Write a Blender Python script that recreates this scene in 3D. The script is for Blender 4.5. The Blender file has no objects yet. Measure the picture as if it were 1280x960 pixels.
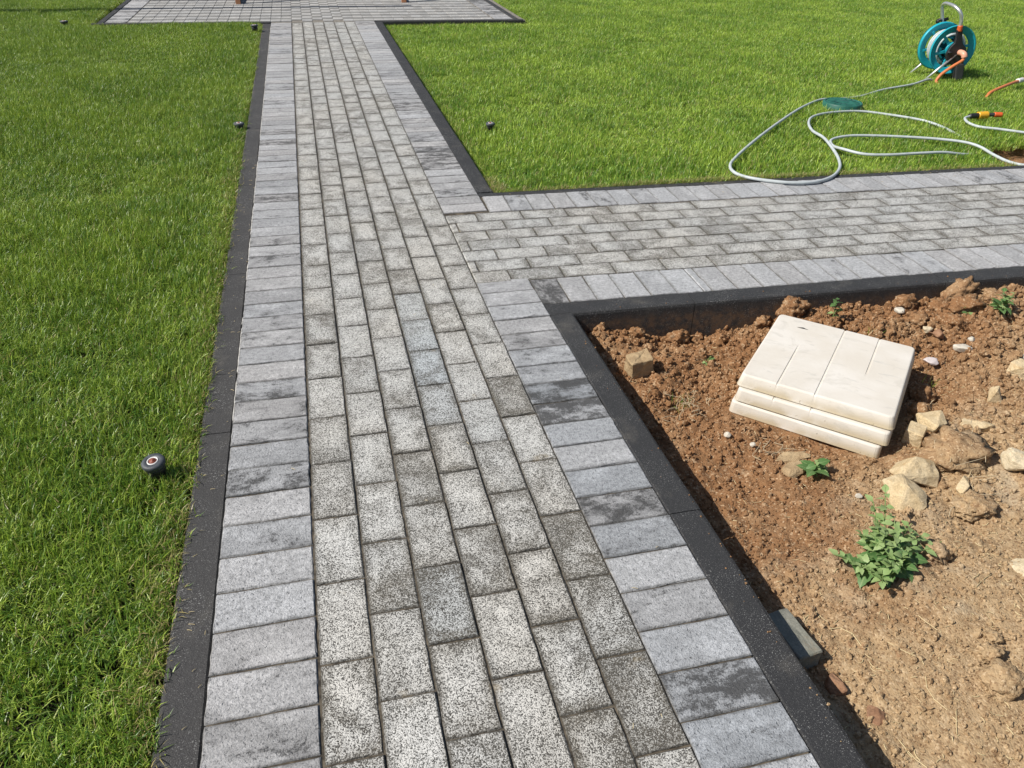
import bpy, bmesh, math, random
import numpy as np
from mathutils import Vector, Matrix, noise

scene = bpy.context.scene
COL = scene.collection
R = math.radians

# ------------------------------------------------------------------ camera
CAM_POS = Vector((0.30149, -1.19701, 1.22903))
YAW, PITCH, ROLL, FPX = -0.252149, 0.575994, 0.024476, 972.84
fwd = Vector((-math.sin(YAW) * math.cos(PITCH), math.cos(YAW) * math.cos(PITCH), -math.sin(PITCH)))
r0 = fwd.cross(Vector((0, 0, 1))).normalized()
u0 = r0.cross(fwd)
rgt = math.cos(ROLL) * r0 + math.sin(ROLL) * u0
upv = -math.sin(ROLL) * r0 + math.cos(ROLL) * u0
cd = bpy.data.cameras.new("camera")
cd.sensor_width = 36
cd.lens = FPX / 1280 * 36
cd.clip_end = 600
cd.clip_start = 0.02
cam = bpy.data.objects.new("camera", cd)
COL.objects.link(cam)
cam.matrix_world = Matrix((
    (rgt.x, upv.x, -fwd.x, CAM_POS.x), (rgt.y, upv.y, -fwd.y, CAM_POS.y), (rgt.z, upv.z, -fwd.z, CAM_POS.z), (0, 0, 0, 1)))
scene.camera = cam

# ------------------------------------------------------------------ sky, sun, exposure
SUN_EL = R(45)
TRAVEL = Vector((1.0, 0.06, 0)).normalized()          # the way the light travels over the ground
w = bpy.data.worlds.new("World")
scene.world = w
w.use_nodes = True
sky = w.node_tree.nodes.new("ShaderNodeTexSky")
sky.sky_type = 'NISHITA'
sky.sun_disc = False
sky.sun_elevation = SUN_EL
sky.sun_rotation = math.atan2(-TRAVEL.x, -TRAVEL.y)
w.node_tree.links.new(sky.outputs[0], w.node_tree.nodes["Background"].inputs[0])
w.node_tree.nodes["Background"].inputs[1].default_value = 0.07
sl = bpy.data.lights.new("sun", 'SUN')
sl.energy = 4.9
sl.angle = R(0.55)
sl.color = (1.0, 0.955, 0.885)
sun = bpy.data.objects.new("sun", sl)
COL.objects.link(sun)
sd = Vector((TRAVEL.x * math.cos(SUN_EL), TRAVEL.y * math.cos(SUN_EL), -math.sin(SUN_EL)))
sun.rotation_euler = sd.to_track_quat('-Z', 'Y').to_euler()
sun.location = (-6, 0, 8)
scene.view_settings.view_transform = 'Standard'
scene.view_settings.look = 'None'
scene.view_settings.exposure = 0.12
scene.view_settings.gamma = 1.0
scene.view_settings.use_curve_mapping = False

rnd = random.Random(11)
rng = np.random.default_rng(5)


# ------------------------------------------------------------------ object helpers
def link(name, data, parent=None, loc=None, rot=None):
    o = bpy.data.objects.new(name, data)
    COL.objects.link(o)
    if parent is not None:
        o.parent = parent
    if loc is not None:
        o.location = loc
    if rot is not None:
        o.rotation_euler = rot
    return o


def tag(o, label=None, cat=None, group=None, kind=None):
    if label: o["label"] = label
    if cat: o["category"] = cat
    if group: o["group"] = group
    if kind: o["kind"] = kind
    return o


def thing(name, label, cat, loc=(0, 0, 0), rz=0.0, group=None):
    o = link(name, None, None, loc, (0, 0, rz))
    o.empty_display_size = 0.05
    return tag(o, label, cat, group)


def mesh_of(bm, name, mat, smooth=False):
    me = bpy.data.meshes.new(name)
    bm.normal_update()
    bm.to_mesh(me)
    bm.free()
    if mat is not None:
        me.materials.append(mat)
    if smooth:
        me.shade_smooth()
    return me


def obj(name, bm, mat, parent=None, smooth=False, loc=None, rot=None):
    return link(name, mesh_of(bm, name, mat, smooth), parent, loc, rot)


def add_box(bm, x0, x1, y0, y1, z0, z1, bev=0.0):
    r = bmesh.ops.create_cube(bm, size=1.0)
    vs = r['verts']
    for v in vs:
        v.co = Vector((x0 + (v.co.x + .5) * (x1 - x0), y0 + (v.co.y + .5) * (y1 - y0), z0 + (v.co.z + .5) * (z1 - z0)))
    if bev > 0:
        es = list({e for v in vs for e in v.link_edges})
        bmesh.ops.bevel(bm, geom=es, offset=bev, segments=2, profile=0.6, affect='EDGES')
    return vs


def catmull(pts, n=6):
    P = [Vector(p) for p in pts]
    P = [P[0] * 2 - P[1]] + P + [P[-1] * 2 - P[-2]]
    out = []
    for i in range(1, len(P) - 2):
        a, b, c, d = P[i - 1], P[i], P[i + 1], P[i + 2]
        for k in range(n):
            t = k / n
            out.append(0.5 * ((2 * b) + (c - a) * t + (2 * a - 5 * b + 4 * c - d) * t * t + (3 * b - a - 3 * c + d) * t ** 3))
    out.append(P[-2])
    return out


def add_tube(bm, pts, r, n=8, cap=True):
    pts = [Vector(p) for p in pts]
    rad = r if callable(r) else (lambda t: r)
    t0 = (pts[1] - pts[0]).normalized()
    ref = Vector((0, 0, 1)) if abs(t0.z) < .9 else Vector((1, 0, 0))
    nx = t0.cross(ref).normalized()
    rings = []
    m = len(pts)
    for i, p in enumerate(pts):
        t = (pts[min(i + 1, m - 1)] - pts[max(i - 1, 0)]).normalized()
        nx = (nx - t * nx.dot(t)).normalized()
        ny = t.cross(nx)
        rr = rad(i / (m - 1))
        rings.append([bm.verts.new(p + (nx * math.cos(2 * math.pi * k / n) + ny * math.sin(2 * math.pi * k / n)) * rr) for k in range(n)])
    for a, b in zip(rings, rings[1:]):
        for k in range(n):
            bm.faces.new((a[k], a[(k + 1) % n], b[(k + 1) % n], b[k]))
    if cap:
        bm.faces.new(list(reversed(rings[0])))
        bm.faces.new(rings[-1])


def add_lathe(bm, prof, n=32, mat=None, close=False):
    """prof: (radius, height) pairs round local z."""
    mat = mat or Matrix()
    rings = []
    for (r, z) in prof:
        if r < 1e-6:
            rings.append([bm.verts.new(mat @ Vector((0, 0, z)))])
        else:
            rings.append([bm.verts.new(mat @ Vector((r * math.cos(2 * math.pi * k / n), r * math.sin(2 * math.pi * k / n), z))) for k in range(n)])
    pairs = list(zip(rings, rings[1:])) + ([(rings[-1], rings[0])] if close else [])
    for a, b in pairs:
        for k in range(n):
            k2 = (k + 1) % n
            if len(a) == 1 and len(b) == 1: continue
            if len(a) == 1: bm.faces.new((a[0], b[k2], b[k]))
            elif len(b) == 1: bm.faces.new((a[k], a[k2], b[0]))
            else: bm.faces.new((a[k], a[k2], b[k2], b[k]))
    bmesh.ops.recalc_face_normals(bm, faces=bm.faces)


def add_prism(bm, poly, y0, y1):
    """polygon in x-z extruded along y."""
    a = [bm.verts.new((x, y0, z)) for x, z in poly]
    b = [bm.verts.new((x, y1, z)) for x, z in poly]
    bm.faces.new(a)
    bm.faces.new(list(reversed(b)))
    n = len(poly)
    for i in range(n):
        bm.faces.new((a[i], b[i], b[(i + 1) % n], a[(i + 1) % n]))
    bmesh.ops.recalc_face_normals(bm, faces=bm.faces)


# ------------------------------------------------------------------ material helpers
class NT:
    def __init__(self, name):
        self.m = bpy.data.materials.new(name)
        self.m.use_nodes = True
        self.t = self.m.node_tree
        self.b = self.t.nodes["Principled BSDF"]
        self.out = self.t.nodes["Material Output"]

    def n(self, typ, ins=None, **kw):
        nd = self.t.nodes.new(typ)
        for k, v in kw.items():
            setattr(nd, k, v)
        for k, v in (ins or {}).items():
            self.set(nd.inputs[k], v)
        return nd

    def set(self, sock, v):
        if hasattr(v, 'is_output'):
            self.t.links.new(v, sock)
        else:
            if isinstance(v, tuple) and len(v) == 3 and sock.type == 'RGBA':
                v = v + (1,)
            sock.default_value = v

    def math(self, op, a, b=None, c=None, clamp=False):
        nd = self.t.nodes.new("ShaderNodeMath")
        nd.operation = op
        nd.use_clamp = clamp
        for i, v in enumerate((a, b, c)):
            if v is not None:
                self.set(nd.inputs[i], v)
        return nd.outputs[0]

    def mix(self, f, a, b, blend='MIX'):
        nd = self.t.nodes.new("ShaderNodeMix")
        nd.data_type = 'RGBA'
        nd.blend_type = blend
        self.set(nd.inputs[0], f)
        self.set(nd.inputs[6], a)
        self.set(nd.inputs[7], b)
        return nd.outputs[2]

    def ramp(self, f, stops, interp='LINEAR'):
        nd = self.t.nodes.new("ShaderNodeValToRGB")
        cr = nd.color_ramp
        cr.interpolation = interp
        while len(cr.elements) < len(stops):
            cr.elements.new(0.5)
        for e, (p, c) in zip(cr.elements, stops):
            e.position = p
            e.color = (c, c, c, 1) if not isinstance(c, tuple) else c + (1,)
        self.set(nd.inputs[0], f)
        return nd.outputs[0]

    def step(self, v, lo, hi):
        nd = self.t.nodes.new("ShaderNodeMapRange")
        nd.interpolation_type = 'SMOOTHSTEP'
        self.set(nd.inputs[0], v)
        nd.inputs[1].default_value = lo
        nd.inputs[2].default_value = hi
        return nd.outputs[0]

    def pos(self):
        return self.n("ShaderNodeNewGeometry").outputs["Position"]

    def noise(self, vec, scale, detail=3.0, rough=0.55, dist=0.0):
        nd = self.n("ShaderNodeTexNoise", {"Vector": vec, "Scale": scale, "Detail": detail, "Roughness": rough, "Distortion": dist})
        return nd.outputs[0]

    def voro(self, vec, scale, feature='F1'):
        return self.n("ShaderNodeTexVoronoi", {"Vector": vec, "Scale": scale}, feature=feature)

    def bump(self, h, strength=0.5, dist=0.002, normal=None):
        ins = {"Height": h, "Strength": strength, "Distance": dist}
        if normal is not None: ins["Normal"] = normal
        return self.n("ShaderNodeBump", ins).outputs[0]

    def done(self, color=None, rough=None, normal=None, **kw):
        if color is not None: self.set(self.b.inputs["Base Color"], color)
        if rough is not None: self.set(self.b.inputs["Roughness"], rough)
        if normal is not None: self.set(self.b.inputs["Normal"], normal)
        for k, v in kw.items():
            self.set(self.b.inputs[k.replace('_', ' ')], v)
        return self.m


def simple(name, color, rough=0.6, bump=0.0, bscale=200, var=0.0, vscale=12, **kw):
    t = NT(name)
    p = t.n("ShaderNodeTexCoord").outputs["Object"]
    c = color
    if var > 0:
        f = t.noise(p, vscale, 5, .6)
        c = t.mix(t.step(f, .3, .7), tuple(x * (1 - var) for x in color), tuple(min(1, x * (1 + var)) for x in color))
    nrm = t.bump(t.noise(p, bscale, 4, .6), 0.6, bump) if bump > 0 else None
    return t.done(c, rough, nrm, **kw)


def field_paver_mat():
    t = NT("speckled_granite_paver")
    p = t.pos()
    oc = t.n("ShaderNodeTexCoord").outputs["Object"]
    info = t.n("ShaderNodeObjectInfo")
    sep = t.n("ShaderNodeSeparateColor", {0: info.outputs["Color"]})
    dark, dirtl, blue = sep.outputs[0], sep.outputs[1], sep.outputs[2]
    # local edge distance: 0 at the paver's rim
    s = t.n("ShaderNodeSeparateXYZ", {0: oc})
    ex = t.math('SUBTRACT', .05, t.math('ABSOLUTE', s.outputs[0]))
    ey = t.math('SUBTRACT', .10, t.math('ABSOLUTE', s.outputs[1]))
    big = t.noise(p, 16, 4, .6, .4)
    ed = t.math('MINIMUM', ex, ey)
    e2 = t.math('ADD', t.math('MINIMUM', t.math('MULTIPLY', ex, 1.7), ey), t.math('MULTIPLY', t.math('SUBTRACT', big, .5), .085))
    rim = t.math('SUBTRACT', 1.0, t.step(e2, -.012, .046))
    blot = t.step(t.noise(p, 7.5, 5, .68, .6), .44, .66)
    dirt = t.math('MULTIPLY', t.math('MAXIMUM', rim, t.math('MULTIPLY', blot, .8)), dirtl)
    dirt = t.math('ADD', dirt, t.math('MULTIPLY', dark, .55), clamp=True)
    v = t.voro(p, 520)
    csep = t.n("ShaderNodeSeparateColor", {0: v.outputs["Color"]})
    cell, cell2 = csep.outputs[0], csep.outputs[1]
    dens = t.noise(p, 30, 3, .6)
    cell_s = t.math('ADD', cell, t.math('MULTIPLY', t.math('SUBTRACT', dens, .5), -.30))
    cell_s = t.math('SUBTRACT', cell_s, t.math('MULTIPLY', dirt, .40))
    grain = t.ramp(cell_s, [(0.0, (.058, .057, .053)), (.14, (.125, .123, .115)), (.30, (.34, .336, .325)), (.54, (.555, .55, .53)), (1.0, (.72, .71, .685))])
    dspeck = t.math('MULTIPLY', dirt, t.step(t.noise(p, 300, 2, .6), .22, .56))
    dcol = t.mix(t.noise(p, 9, 2), (.10, .092, .075), (.165, .135, .09))
    c = t.mix(blue, grain, t.mix(1.0, grain, (.84, .90, .97), 'MULTIPLY'))
    warm = t.mix(t.step(t.noise(p, 2.2, 2), .35, .7), (1.0, .995, .975), (1.0, .972, .92))
    c = t.mix(1.0, c, warm, 'MULTIPLY')
    c = t.mix(t.math('MULTIPLY', dspeck, .45), c, dcol)
    grime = t.math('SUBTRACT', 1.0, t.step(t.math('ADD', ed, t.math('MULTIPLY', t.math('SUBTRACT', t.noise(p, 130, 3, .6), .5), .007)), .0018, .0062))
    c = t.mix(t.math('MULTIPLY', grime, .68), c, (.050, .045, .036))
    yel = t.math('MULTIPLY', t.step(t.noise(p, 11, 3, .6), .66, .78), .30)
    c = t.mix(yel, c, (.36, .27, .13))
    h = t.math('ADD', t.math('MULTIPLY', v.outputs["Distance"], -1.0), t.math('MULTIPLY', t.noise(p, 150, 3), .7))
    return t.done(c, t.math('ADD', .62, t.math('MULTIPLY', cell2, .25)), t.bump(h, .55, .0016), Specular_IOR_Level=.35)


def border_paver_mat(name, base, tintb):
    t = NT(name)
    p = t.pos()
    oc = t.n("ShaderNodeTexCoord").outputs["Object"]
    info = t.n("ShaderNodeObjectInfo")
    sep = t.n("ShaderNodeSeparateColor", {0: info.outputs["Color"]})
    dark, tone, blue = sep.outputs[0], sep.outputs[1], sep.outputs[2]
    rndv = t.math('MULTIPLY', info.outputs["Random"], 37.0)
    off = t.n("ShaderNodeCombineXYZ", {0: rndv, 1: rndv, 2: rndv}).outputs[0]
    mp = t.n("ShaderNodeVectorMath", {0: oc, 1: (11.0, 19.0, 10.0)}, operation='MULTIPLY').outputs[0]
    q = t.n("ShaderNodeVectorMath", {0: mp, 1: off}, operation='ADD').outputs[0]
    cloud = t.noise(q, 1.15, 7, .72, .25)
    fine = t.noise(p, 330, 4, .75)
    coarse = t.noise(p, 85, 3, .6)
    thr = t.math('SUBTRACT', .72, t.math('MULTIPLY', dark, .34))
    cl2 = t.math('ADD', cloud, t.math('ADD', t.math('MULTIPLY', t.math('SUBTRACT', fine, .5), .62), t.math('MULTIPLY', t.math('SUBTRACT', coarse, .5), .42)))
    k = t.math('MULTIPLY', t.math('SUBTRACT', cl2, thr), 7.0, clamp=True)
    wh = t.step(t.noise(q, .75, 4, .6, .2), .46, .70)
    c0 = t.mix(tone, tuple(x * .80 for x in base), tuple(min(.85, x * 1.22) for x in base))
    c0 = t.mix(t.math('MULTIPLY', wh, .55), c0, tuple(min(.8, x * 1.55) for x in base))
    c0 = t.mix(blue, c0, t.mix(1.0, c0, tintb, 'MULTIPLY'))
    gr = t.ramp(t.math('ADD', t.math('MULTIPLY', fine, .6), t.math('MULTIPLY', coarse, .4)), [(.36, .50), (.5, 1.0), (.64, 1.45)])
    c0 = t.mix(1.0, c0, gr, 'MULTIPLY')
    c = t.mix(t.math('MULTIPLY', k, .90), c0, (.050, .049, .048))
    s = t.n("ShaderNodeSeparateXYZ", {0: oc})
    ex = t.math('SUBTRACT', .10, t.math('ABSOLUTE', s.outputs[0]))
    ey = t.math('SUBTRACT', .05, t.math('ABSOLUTE', s.outputs[1]))
    ed = t.math('ADD', t.math('MINIMUM', ex, ey), t.math('MULTIPLY', t.math('SUBTRACT', t.noise(p, 60, 3), .5), .012))
    rim = t.math('SUBTRACT', 1.0, t.step(ed, .001, .009))
    c = t.mix(t.math('MULTIPLY', rim, .55), c, (.085, .082, .075))
    pits = t.step(t.noise(p, 150, 2, .5), .62, .72)
    c = t.mix(t.math('MULTIPLY', pits, .35), c, (.12, .12, .12))
    h = t.math('ADD', t.noise(p, 210, 4, .7), t.math('MULTIPLY', pits, -.5))
    return t.done(c, .78, t.bump(h, .85, .0045), Specular_IOR_Level=.3)


def kerb_mat(name, base):
    t = NT(name)
    p = t.pos()
    wp = t.n("ShaderNodeVectorMath", {0: p, 1: t.n("ShaderNodeTexNoise", {"Vector": p, "Scale": 60.0}).outputs["Color"]}, operation='ADD').outputs[0]
    clus = t.step(t.noise(p, 9, 3, .6), .35, .75)
    sp = t.math('MULTIPLY', t.step(t.noise(p, 460, 1, .5), .645, .70), t.math('ADD', .25, t.math('MULTIPLY', clus, .75)))
    sp2 = t.math('MULTIPLY', t.step(t.noise(p, 230, 2, .5), .645, .685), t.math('ADD', .15, t.math('MULTIPLY', clus, .6)))
    f = t.noise(p, 340, 3, .7)
    c = t.mix(f, tuple(x * .55 for x in base), tuple(x * 1.6 for x in base))
    dust = t.step(t.noise(p, 7, 5, .7), .52, .78)
    c = t.mix(t.math('MULTIPLY', dust, .42), c, (.17, .155, .13))
    sc_ = t.step(t.noise(t.n("ShaderNodeVectorMath", {0: p, 1: (40, 9, 20)}, operation='MULTIPLY').outputs[0], 1.5, 6, .75), .60, .78)
    c = t.mix(t.math('MULTIPLY', sc_, .28), c, (.20, .19, .17))
    c = t.mix(t.math('MULTIPLY', t.math('MAXIMUM', sp, sp2), .75), c, (.50, .50, .48))
    zz = t.n("ShaderNodeSeparateXYZ", {0: p}).outputs[2]
    mud = t.math('MULTIPLY', t.step(zz, -.012, -.06), t.step(t.noise(p, 38, 6, .75), .36, .66))
    c = t.mix(t.math('MULTIPLY', mud, .75), c, (.175, .105, .058))
    h = t.math('ADD', t.noise(p, 420, 3, .7), t.math('MULTIPLY', t.noise(p, 90, 4, .7), 1.0))
    return t.done(c, .74, t.bump(h, .75, .0028), Specular_IOR_Level=.4)


def soil_mat(name="soil"):
    t = NT(name)
    p = t.pos()
    s = t.n("ShaderNodeSeparateXYZ", {0: p})
    # damp reddish loam towards the corner, dry pale crust away from it
    far = t.math('ADD', t.math('MULTIPLY', s.outputs[0], .62), t.math('MULTIPLY', s.outputs[1], -.95))
    far = t.math('ADD', far, t.math('MULTIPLY', t.math('SUBTRACT', t.noise(p, 3.2, 5, .62, .4), .5), 1.5))
    dry = t.step(far, .62, 1.42)
    f = t.noise(p, 150, 5, .7)
    red = t.mix(f, (.160, .077, .034), (.375, .202, .096))
    tan = t.mix(f, (.315, .205, .105), (.55, .405, .240))
    c = t.mix(dry, red, tan)
    patch = t.step(t.noise(p, 6.5, 4, .6), .54, .72)
    c = t.mix(t.math('MULTIPLY', patch, .35), c, (.50, .345, .20))
    rust = t.step(t.noise(p, 21, 3, .6), .66, .76)
    c = t.mix(t.math('MULTIPLY', rust, .38), c, (.37, .145, .06))
    mot = t.noise(p, 34, 6, .72, .3)
    c = t.mix(t.math('MULTIPLY', t.step(mot, .50, .62), .50), c, (.23, .135, .068))
    c = t.mix(t.math('MULTIPLY', t.step(mot, .44, .34), .40), c, (.62, .49, .32))
    grey = t.step(t.noise(p, 4.1, 4, .6, .8), .55, .72)
    c = t.mix(t.math('MULTIPLY', t.math('MULTIPLY', grey, dry), .55), c, (.50, .43, .31))
    v = t.voro(p, 230)
    cell = t.n("ShaderNodeSeparateColor", {0: v.outputs["Color"]}).outputs[0]
    c = t.mix(t.math('MULTIPLY', t.step(cell, .90, .96), .5), c, (.66, .50, .32))
    c = t.mix(t.math('MULTIPLY', t.step(cell, .16, .10), .5), c, (.14, .065, .03))
    h = t.math('ADD', t.math('MULTIPLY', v.outputs["Distance"], -.8), t.noise(p, 260, 6, .8))
    return t.done(c, .95, t.bump(h, .85, .0022), Specular_IOR_Level=.15)


def stone_mat(name, a, b, bump=.003):
    t = NT(name)
    oc = t.n("ShaderNodeTexCoord").outputs["Object"]
    info = t.n("ShaderNodeObjectInfo")
    off = t.n("ShaderNodeVectorMath", {0: oc, 1: info.outputs["Location"]}, operation='ADD').outputs[0]
    f = t.noise(off, 26, 6, .65, .5)
    c = t.mix(t.step(f, .32, .68), a, b)
    strat = t.n("ShaderNodeVectorMath", {0: off, 1: (14, 22, 75)}, operation='MULTIPLY').outputs[0]
    g = t.noise(strat, 1.2, 5, .65, .6)
    c = t.mix(t.math('MULTIPLY', t.step(g, .56, .70), .55), c, tuple(x * y for x, y in zip(a, (.72, .58, .42))))
    fine = t.noise(off, 240, 3, .7)
    c = t.mix(1.0, c, t.ramp(fine, [(.3, .78), (.7, 1.18)]), 'MULTIPLY')
    rust = t.step(t.noise(off, 14, 4, .6), .62, .76)
    c = t.mix(t.math('MULTIPLY', rust, .4), c, (.40, .24, .11))
    h = t.math('ADD', t.noise(off, 60, 6, .7), t.math('MULTIPLY', g, .8))
    return t.done(c, .88, t.bump(h, .7, bump), Specular_IOR_Level=.25)


def grass_mat(name, lit_gain):
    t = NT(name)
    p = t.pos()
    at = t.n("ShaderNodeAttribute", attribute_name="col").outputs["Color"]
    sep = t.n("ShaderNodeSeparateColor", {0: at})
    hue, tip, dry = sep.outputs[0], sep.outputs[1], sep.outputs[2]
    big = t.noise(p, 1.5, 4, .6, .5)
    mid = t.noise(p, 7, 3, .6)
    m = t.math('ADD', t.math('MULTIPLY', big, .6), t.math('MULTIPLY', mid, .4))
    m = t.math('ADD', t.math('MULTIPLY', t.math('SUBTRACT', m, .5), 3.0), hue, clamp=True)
    c = t.mix(m, tuple(x * lit_gain for x in (.085, .205, .018)), tuple(x * lit_gain for x in (.455, .600, .085)))
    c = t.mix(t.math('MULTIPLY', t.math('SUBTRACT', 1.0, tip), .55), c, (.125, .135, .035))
    dp = t.math('MULTIPLY', t.step(t.noise(p, 5.0, 4, .65), .55, .75), .16)
    c = t.mix(t.math('ADD', dry, dp, clamp=True), c, (.40, .33, .14))
    tr = t.n("ShaderNodeBsdfTranslucent", {"Color": t.mix(.5, c, (.46, .62, .06))})
    t.done(c, .42, None, Specular_IOR_Level=.5)
    ms = t.n("ShaderNodeMixShader", {0: .25})
    t.t.links.new(t.b.outputs[0], ms.inputs[1])
    t.t.links.new(tr.outputs[0], ms.inputs[2])
    t.t.links.new(ms.outputs[0], t.out.inputs[0])
    return t.m


def leaf_mat(name, a, b):
    t = NT(name)
    oc = t.n("ShaderNodeTexCoord").outputs["Object"]
    p = t.pos()
    info = t.n("ShaderNodeObjectInfo")
    f = t.noise(p, 70, 3, .6)
    c = t.mix(t.math('ADD', t.math('MULTIPLY', f, .5), t.math('MULTIPLY', info.outputs["Random"], .5)), a, b)
    s = t.n("ShaderNodeSeparateXYZ", {0: oc})
    rib = t.step(t.math('ABSOLUTE', s.outputs[1]), .0016, .0004)
    c = t.mix(t.math('MULTIPLY', rib, .5), c, (.30, .38, .16))
    tr = t.n("ShaderNodeBsdfTranslucent", {"Color": t.mix(.5, c, (.25, .42, .05))})
    t.done(c, .5, t.bump(f, .5, .0015), Specular_IOR_Level=.4)
    ms = t.n("ShaderNodeMixShader", {0: .25})
    t.t.links.new(t.b.outputs[0], ms.inputs[1])
    t.t.links.new(tr.outputs[0], ms.inputs[2])
    t.t.links.new(ms.outputs[0], t.out.inputs[0])
    return t.m


def slab_mat():
    t = NT("white_concrete")
    oc = t.n("ShaderNodeTexCoord").outputs["Object"]
    f = t.noise(oc, 5, 5, .6, .4)
    c = t.mix(t.step(f, .35, .7), (.66, .61, .53), (.74, .70, .635))
    g = t.noise(t.n("ShaderNodeVectorMath", {0: oc, 1: (6, 30, 10)}, operation='MULTIPLY').outputs[0], 1.6, 5, .65, .8)
    c = t.mix(t.math('MULTIPLY', t.step(g, .56, .70), .55), c, (.50, .48, .43))
    s = t.n("ShaderNodeSeparateXYZ", {0: oc})
    sm = t.math('MULTIPLY', t.step(t.noise(oc, 7, 6, .7, 1.2), .54, .64), .38)
    c = t.mix(sm, c, (.52, .485, .42))
    low = t.math('MULTIPLY', t.step(s.outputs[2], -.006, -.040), t.step(t.noise(oc, 10, 4), .22, .55))
    c = t.mix(t.math('MULTIPLY', low, .80), c, (.43, .34, .19))
    pit = t.step(t.noise(oc, 75, 2, .5), .71, .76)
    c = t.mix(t.math('MULTIPLY', pit, t.math('MULTIPLY', t.step(s.outputs[2], -.004, -.012), .6)), c, (.25, .20, .13))
    return t.done(c, .72, t.bump(t.noise(oc, 120, 4, .6), .35, .0012), Specular_IOR_Level=.3)


M = {}
M['field'] = field_paver_mat()
M['border'] = border_paver_mat("grey_border_paver", (.372, .364, .358), (.89, .96, 1.03))
M['terrace'] = border_paver_mat("light_terrace_paver", (.38, .37, .35), (.9, .96, 1.05))
M['kerb'] = kerb_mat("anthracite_kerb", (.030, .030, .031))
M['kerb_grey'] = kerb_mat("weathered_kerb", (.050, .048, .047))
M['soil'] = soil_mat()
M['sand'] = simple("joint_sand", (.085, .070, .050), .95, .001, 400, .75, 45)
M['sand_pale'] = simple("pale_joint_sand", (.21, .19, .16), .95, .001, 400, .4, 45)
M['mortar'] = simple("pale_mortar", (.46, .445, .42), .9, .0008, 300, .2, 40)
M['turf'] = simple("turf_soil", (.026, .024, .011), .95, .003, 90, .4, 8)
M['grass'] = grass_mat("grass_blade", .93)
M['grass_lit_tone'] = grass_mat("sunlit_tone_grass_blade", 1.18)  # same grass as above; its brighter sunlit look is painted into the colour
M['lime'] = stone_mat("limestone", (.54, .41, .235), (.66, .53, .335), .006)
M['pale'] = stone_mat("pale_stone", (.52, .42, .265), (.64, .545, .385), .006)
M['brownstone'] = stone_mat("brown_stone", (.34, .235, .13), (.48, .355, .205), .006)
M['greystone'] = stone_mat("grey_stone", (.20, .20, .165), (.30, .29, .24))
M['redstone'] = stone_mat("red_brick_stone", (.24, .125, .07), (.36, .21, .125))
M['pebble'] = simple("white_pebble", (.58, .53, .44), .6, .001, 90, .15, 30)
M['pinkpebble'] = simple("pink_pebble", (.62, .55, .53), .5, .001, 90, .1, 30)
M['slab'] = slab_mat()
M['leaf'] = leaf_mat("weed_leaf", (.070, .165, .045), (.150, .270, .090))
M['leaf_pale'] = leaf_mat("pale_weed_leaf", (.20, .33, .10), (.40, .50, .22))
M['stem'] = simple("weed_stem", (.17, .24, .07), .6)
M['straw'] = simple("dry_straw", (.56, .45, .25), .7)
M['root'] = simple("dry_root", (.52, .42, .27), .8)
M['hose'] = simple("grey_hose", (.50, .54, .545), .42, .0006, 260, .10, 25, Specular_IOR_Level=.4)
M['orange_hose'] = simple("orange_hose", (.66, .20, .07), .45, .0005, 300, .12, 20)
M['turq'] = simple("turquoise_plastic", (.018, .40, .50), .36, .0004, 200, .10, 9)
M['black'] = simple("black_plastic", (.020, .020, .022), .50, .0005, 400, .2, 15)
M['darkgrey'] = simple("dark_grey_plastic", (.055, .055, .058), .55, .0005, 400, .2, 15)
M['orange'] = simple("orange_plastic", (.70, .12, .03), .4)
M['salmon'] = simple("pale_orange_plastic", (.74, .36, .24), .4)
M['yellow'] = simple("yellow_plastic", (.80, .42, .03), .4)
M['whitepl'] = simple("white_plastic", (.75, .73, .70), .4)
M['alu'] = simple("aluminium_tube", (.72, .72, .70), .34, .0003, 300, .06, 20, Metallic=.75)
M['lid'] = simple("green_valve_lid", (.022, .125, .090), .5, .0008, 160, .25, 14)
M['capgrey'] = simple("sprinkler_cap", (.060, .067, .075), .55, .0006, 300, .3, 60)
M['rustred'] = simple("red_nozzle", (.26, .075, .045), .4)
M['wood'] = simple("brown_wood", (.30, .135, .06), .65, .0008, 60, .3, 9)
M['darkwood'] = simple("dark_metal_rail", (.02, .018, .016), .6)

# ------------------------------------------------------------------ soil height
CP = np.array([(1.12, .9, -.10), (1.12, .5, -.125), (1.15, 0, -.13), (1.15, -.6, -.13), (1.2, 1.0, -.065), (1.4, 1.0, -.105), (1.6, 1.0, -.13),
               (1.8, 1, -.10), (1.95, 1, -.07), (2.2, 1, -.083), (2.45, 1, -.077), (2.62, 1, -.048), (2.84, 1, -.06), (3.3, 1, -.06), (1.5, .6, -.125),
               (1.5, .2, -.12), (1.9, .3, -.12), (2.2, .6, -.11), (2.2, .1, -.10), (2.6, .5, -.08), (1.7, -.3, -.11), (1.5, -.6, -.12), (2.2, -.4, -.09),
               (3, 0, -.07), (1.9, -.9, -.1), (3.6, .3, -.06), (3.6, -.8, -.06)])


def base_height(x, y):
    x = np.asarray(x, float)
    y = np.asarray(y, float)
    num = np.zeros_like(x)
    den = np.zeros_like(x)
    for cx, cy, cz in CP:
        wt = 1.0 / ((x - cx) ** 2 + (y - cy) ** 2 + .004) ** 1.5
        num += wt * cz
        den += wt
    return num / den


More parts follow.
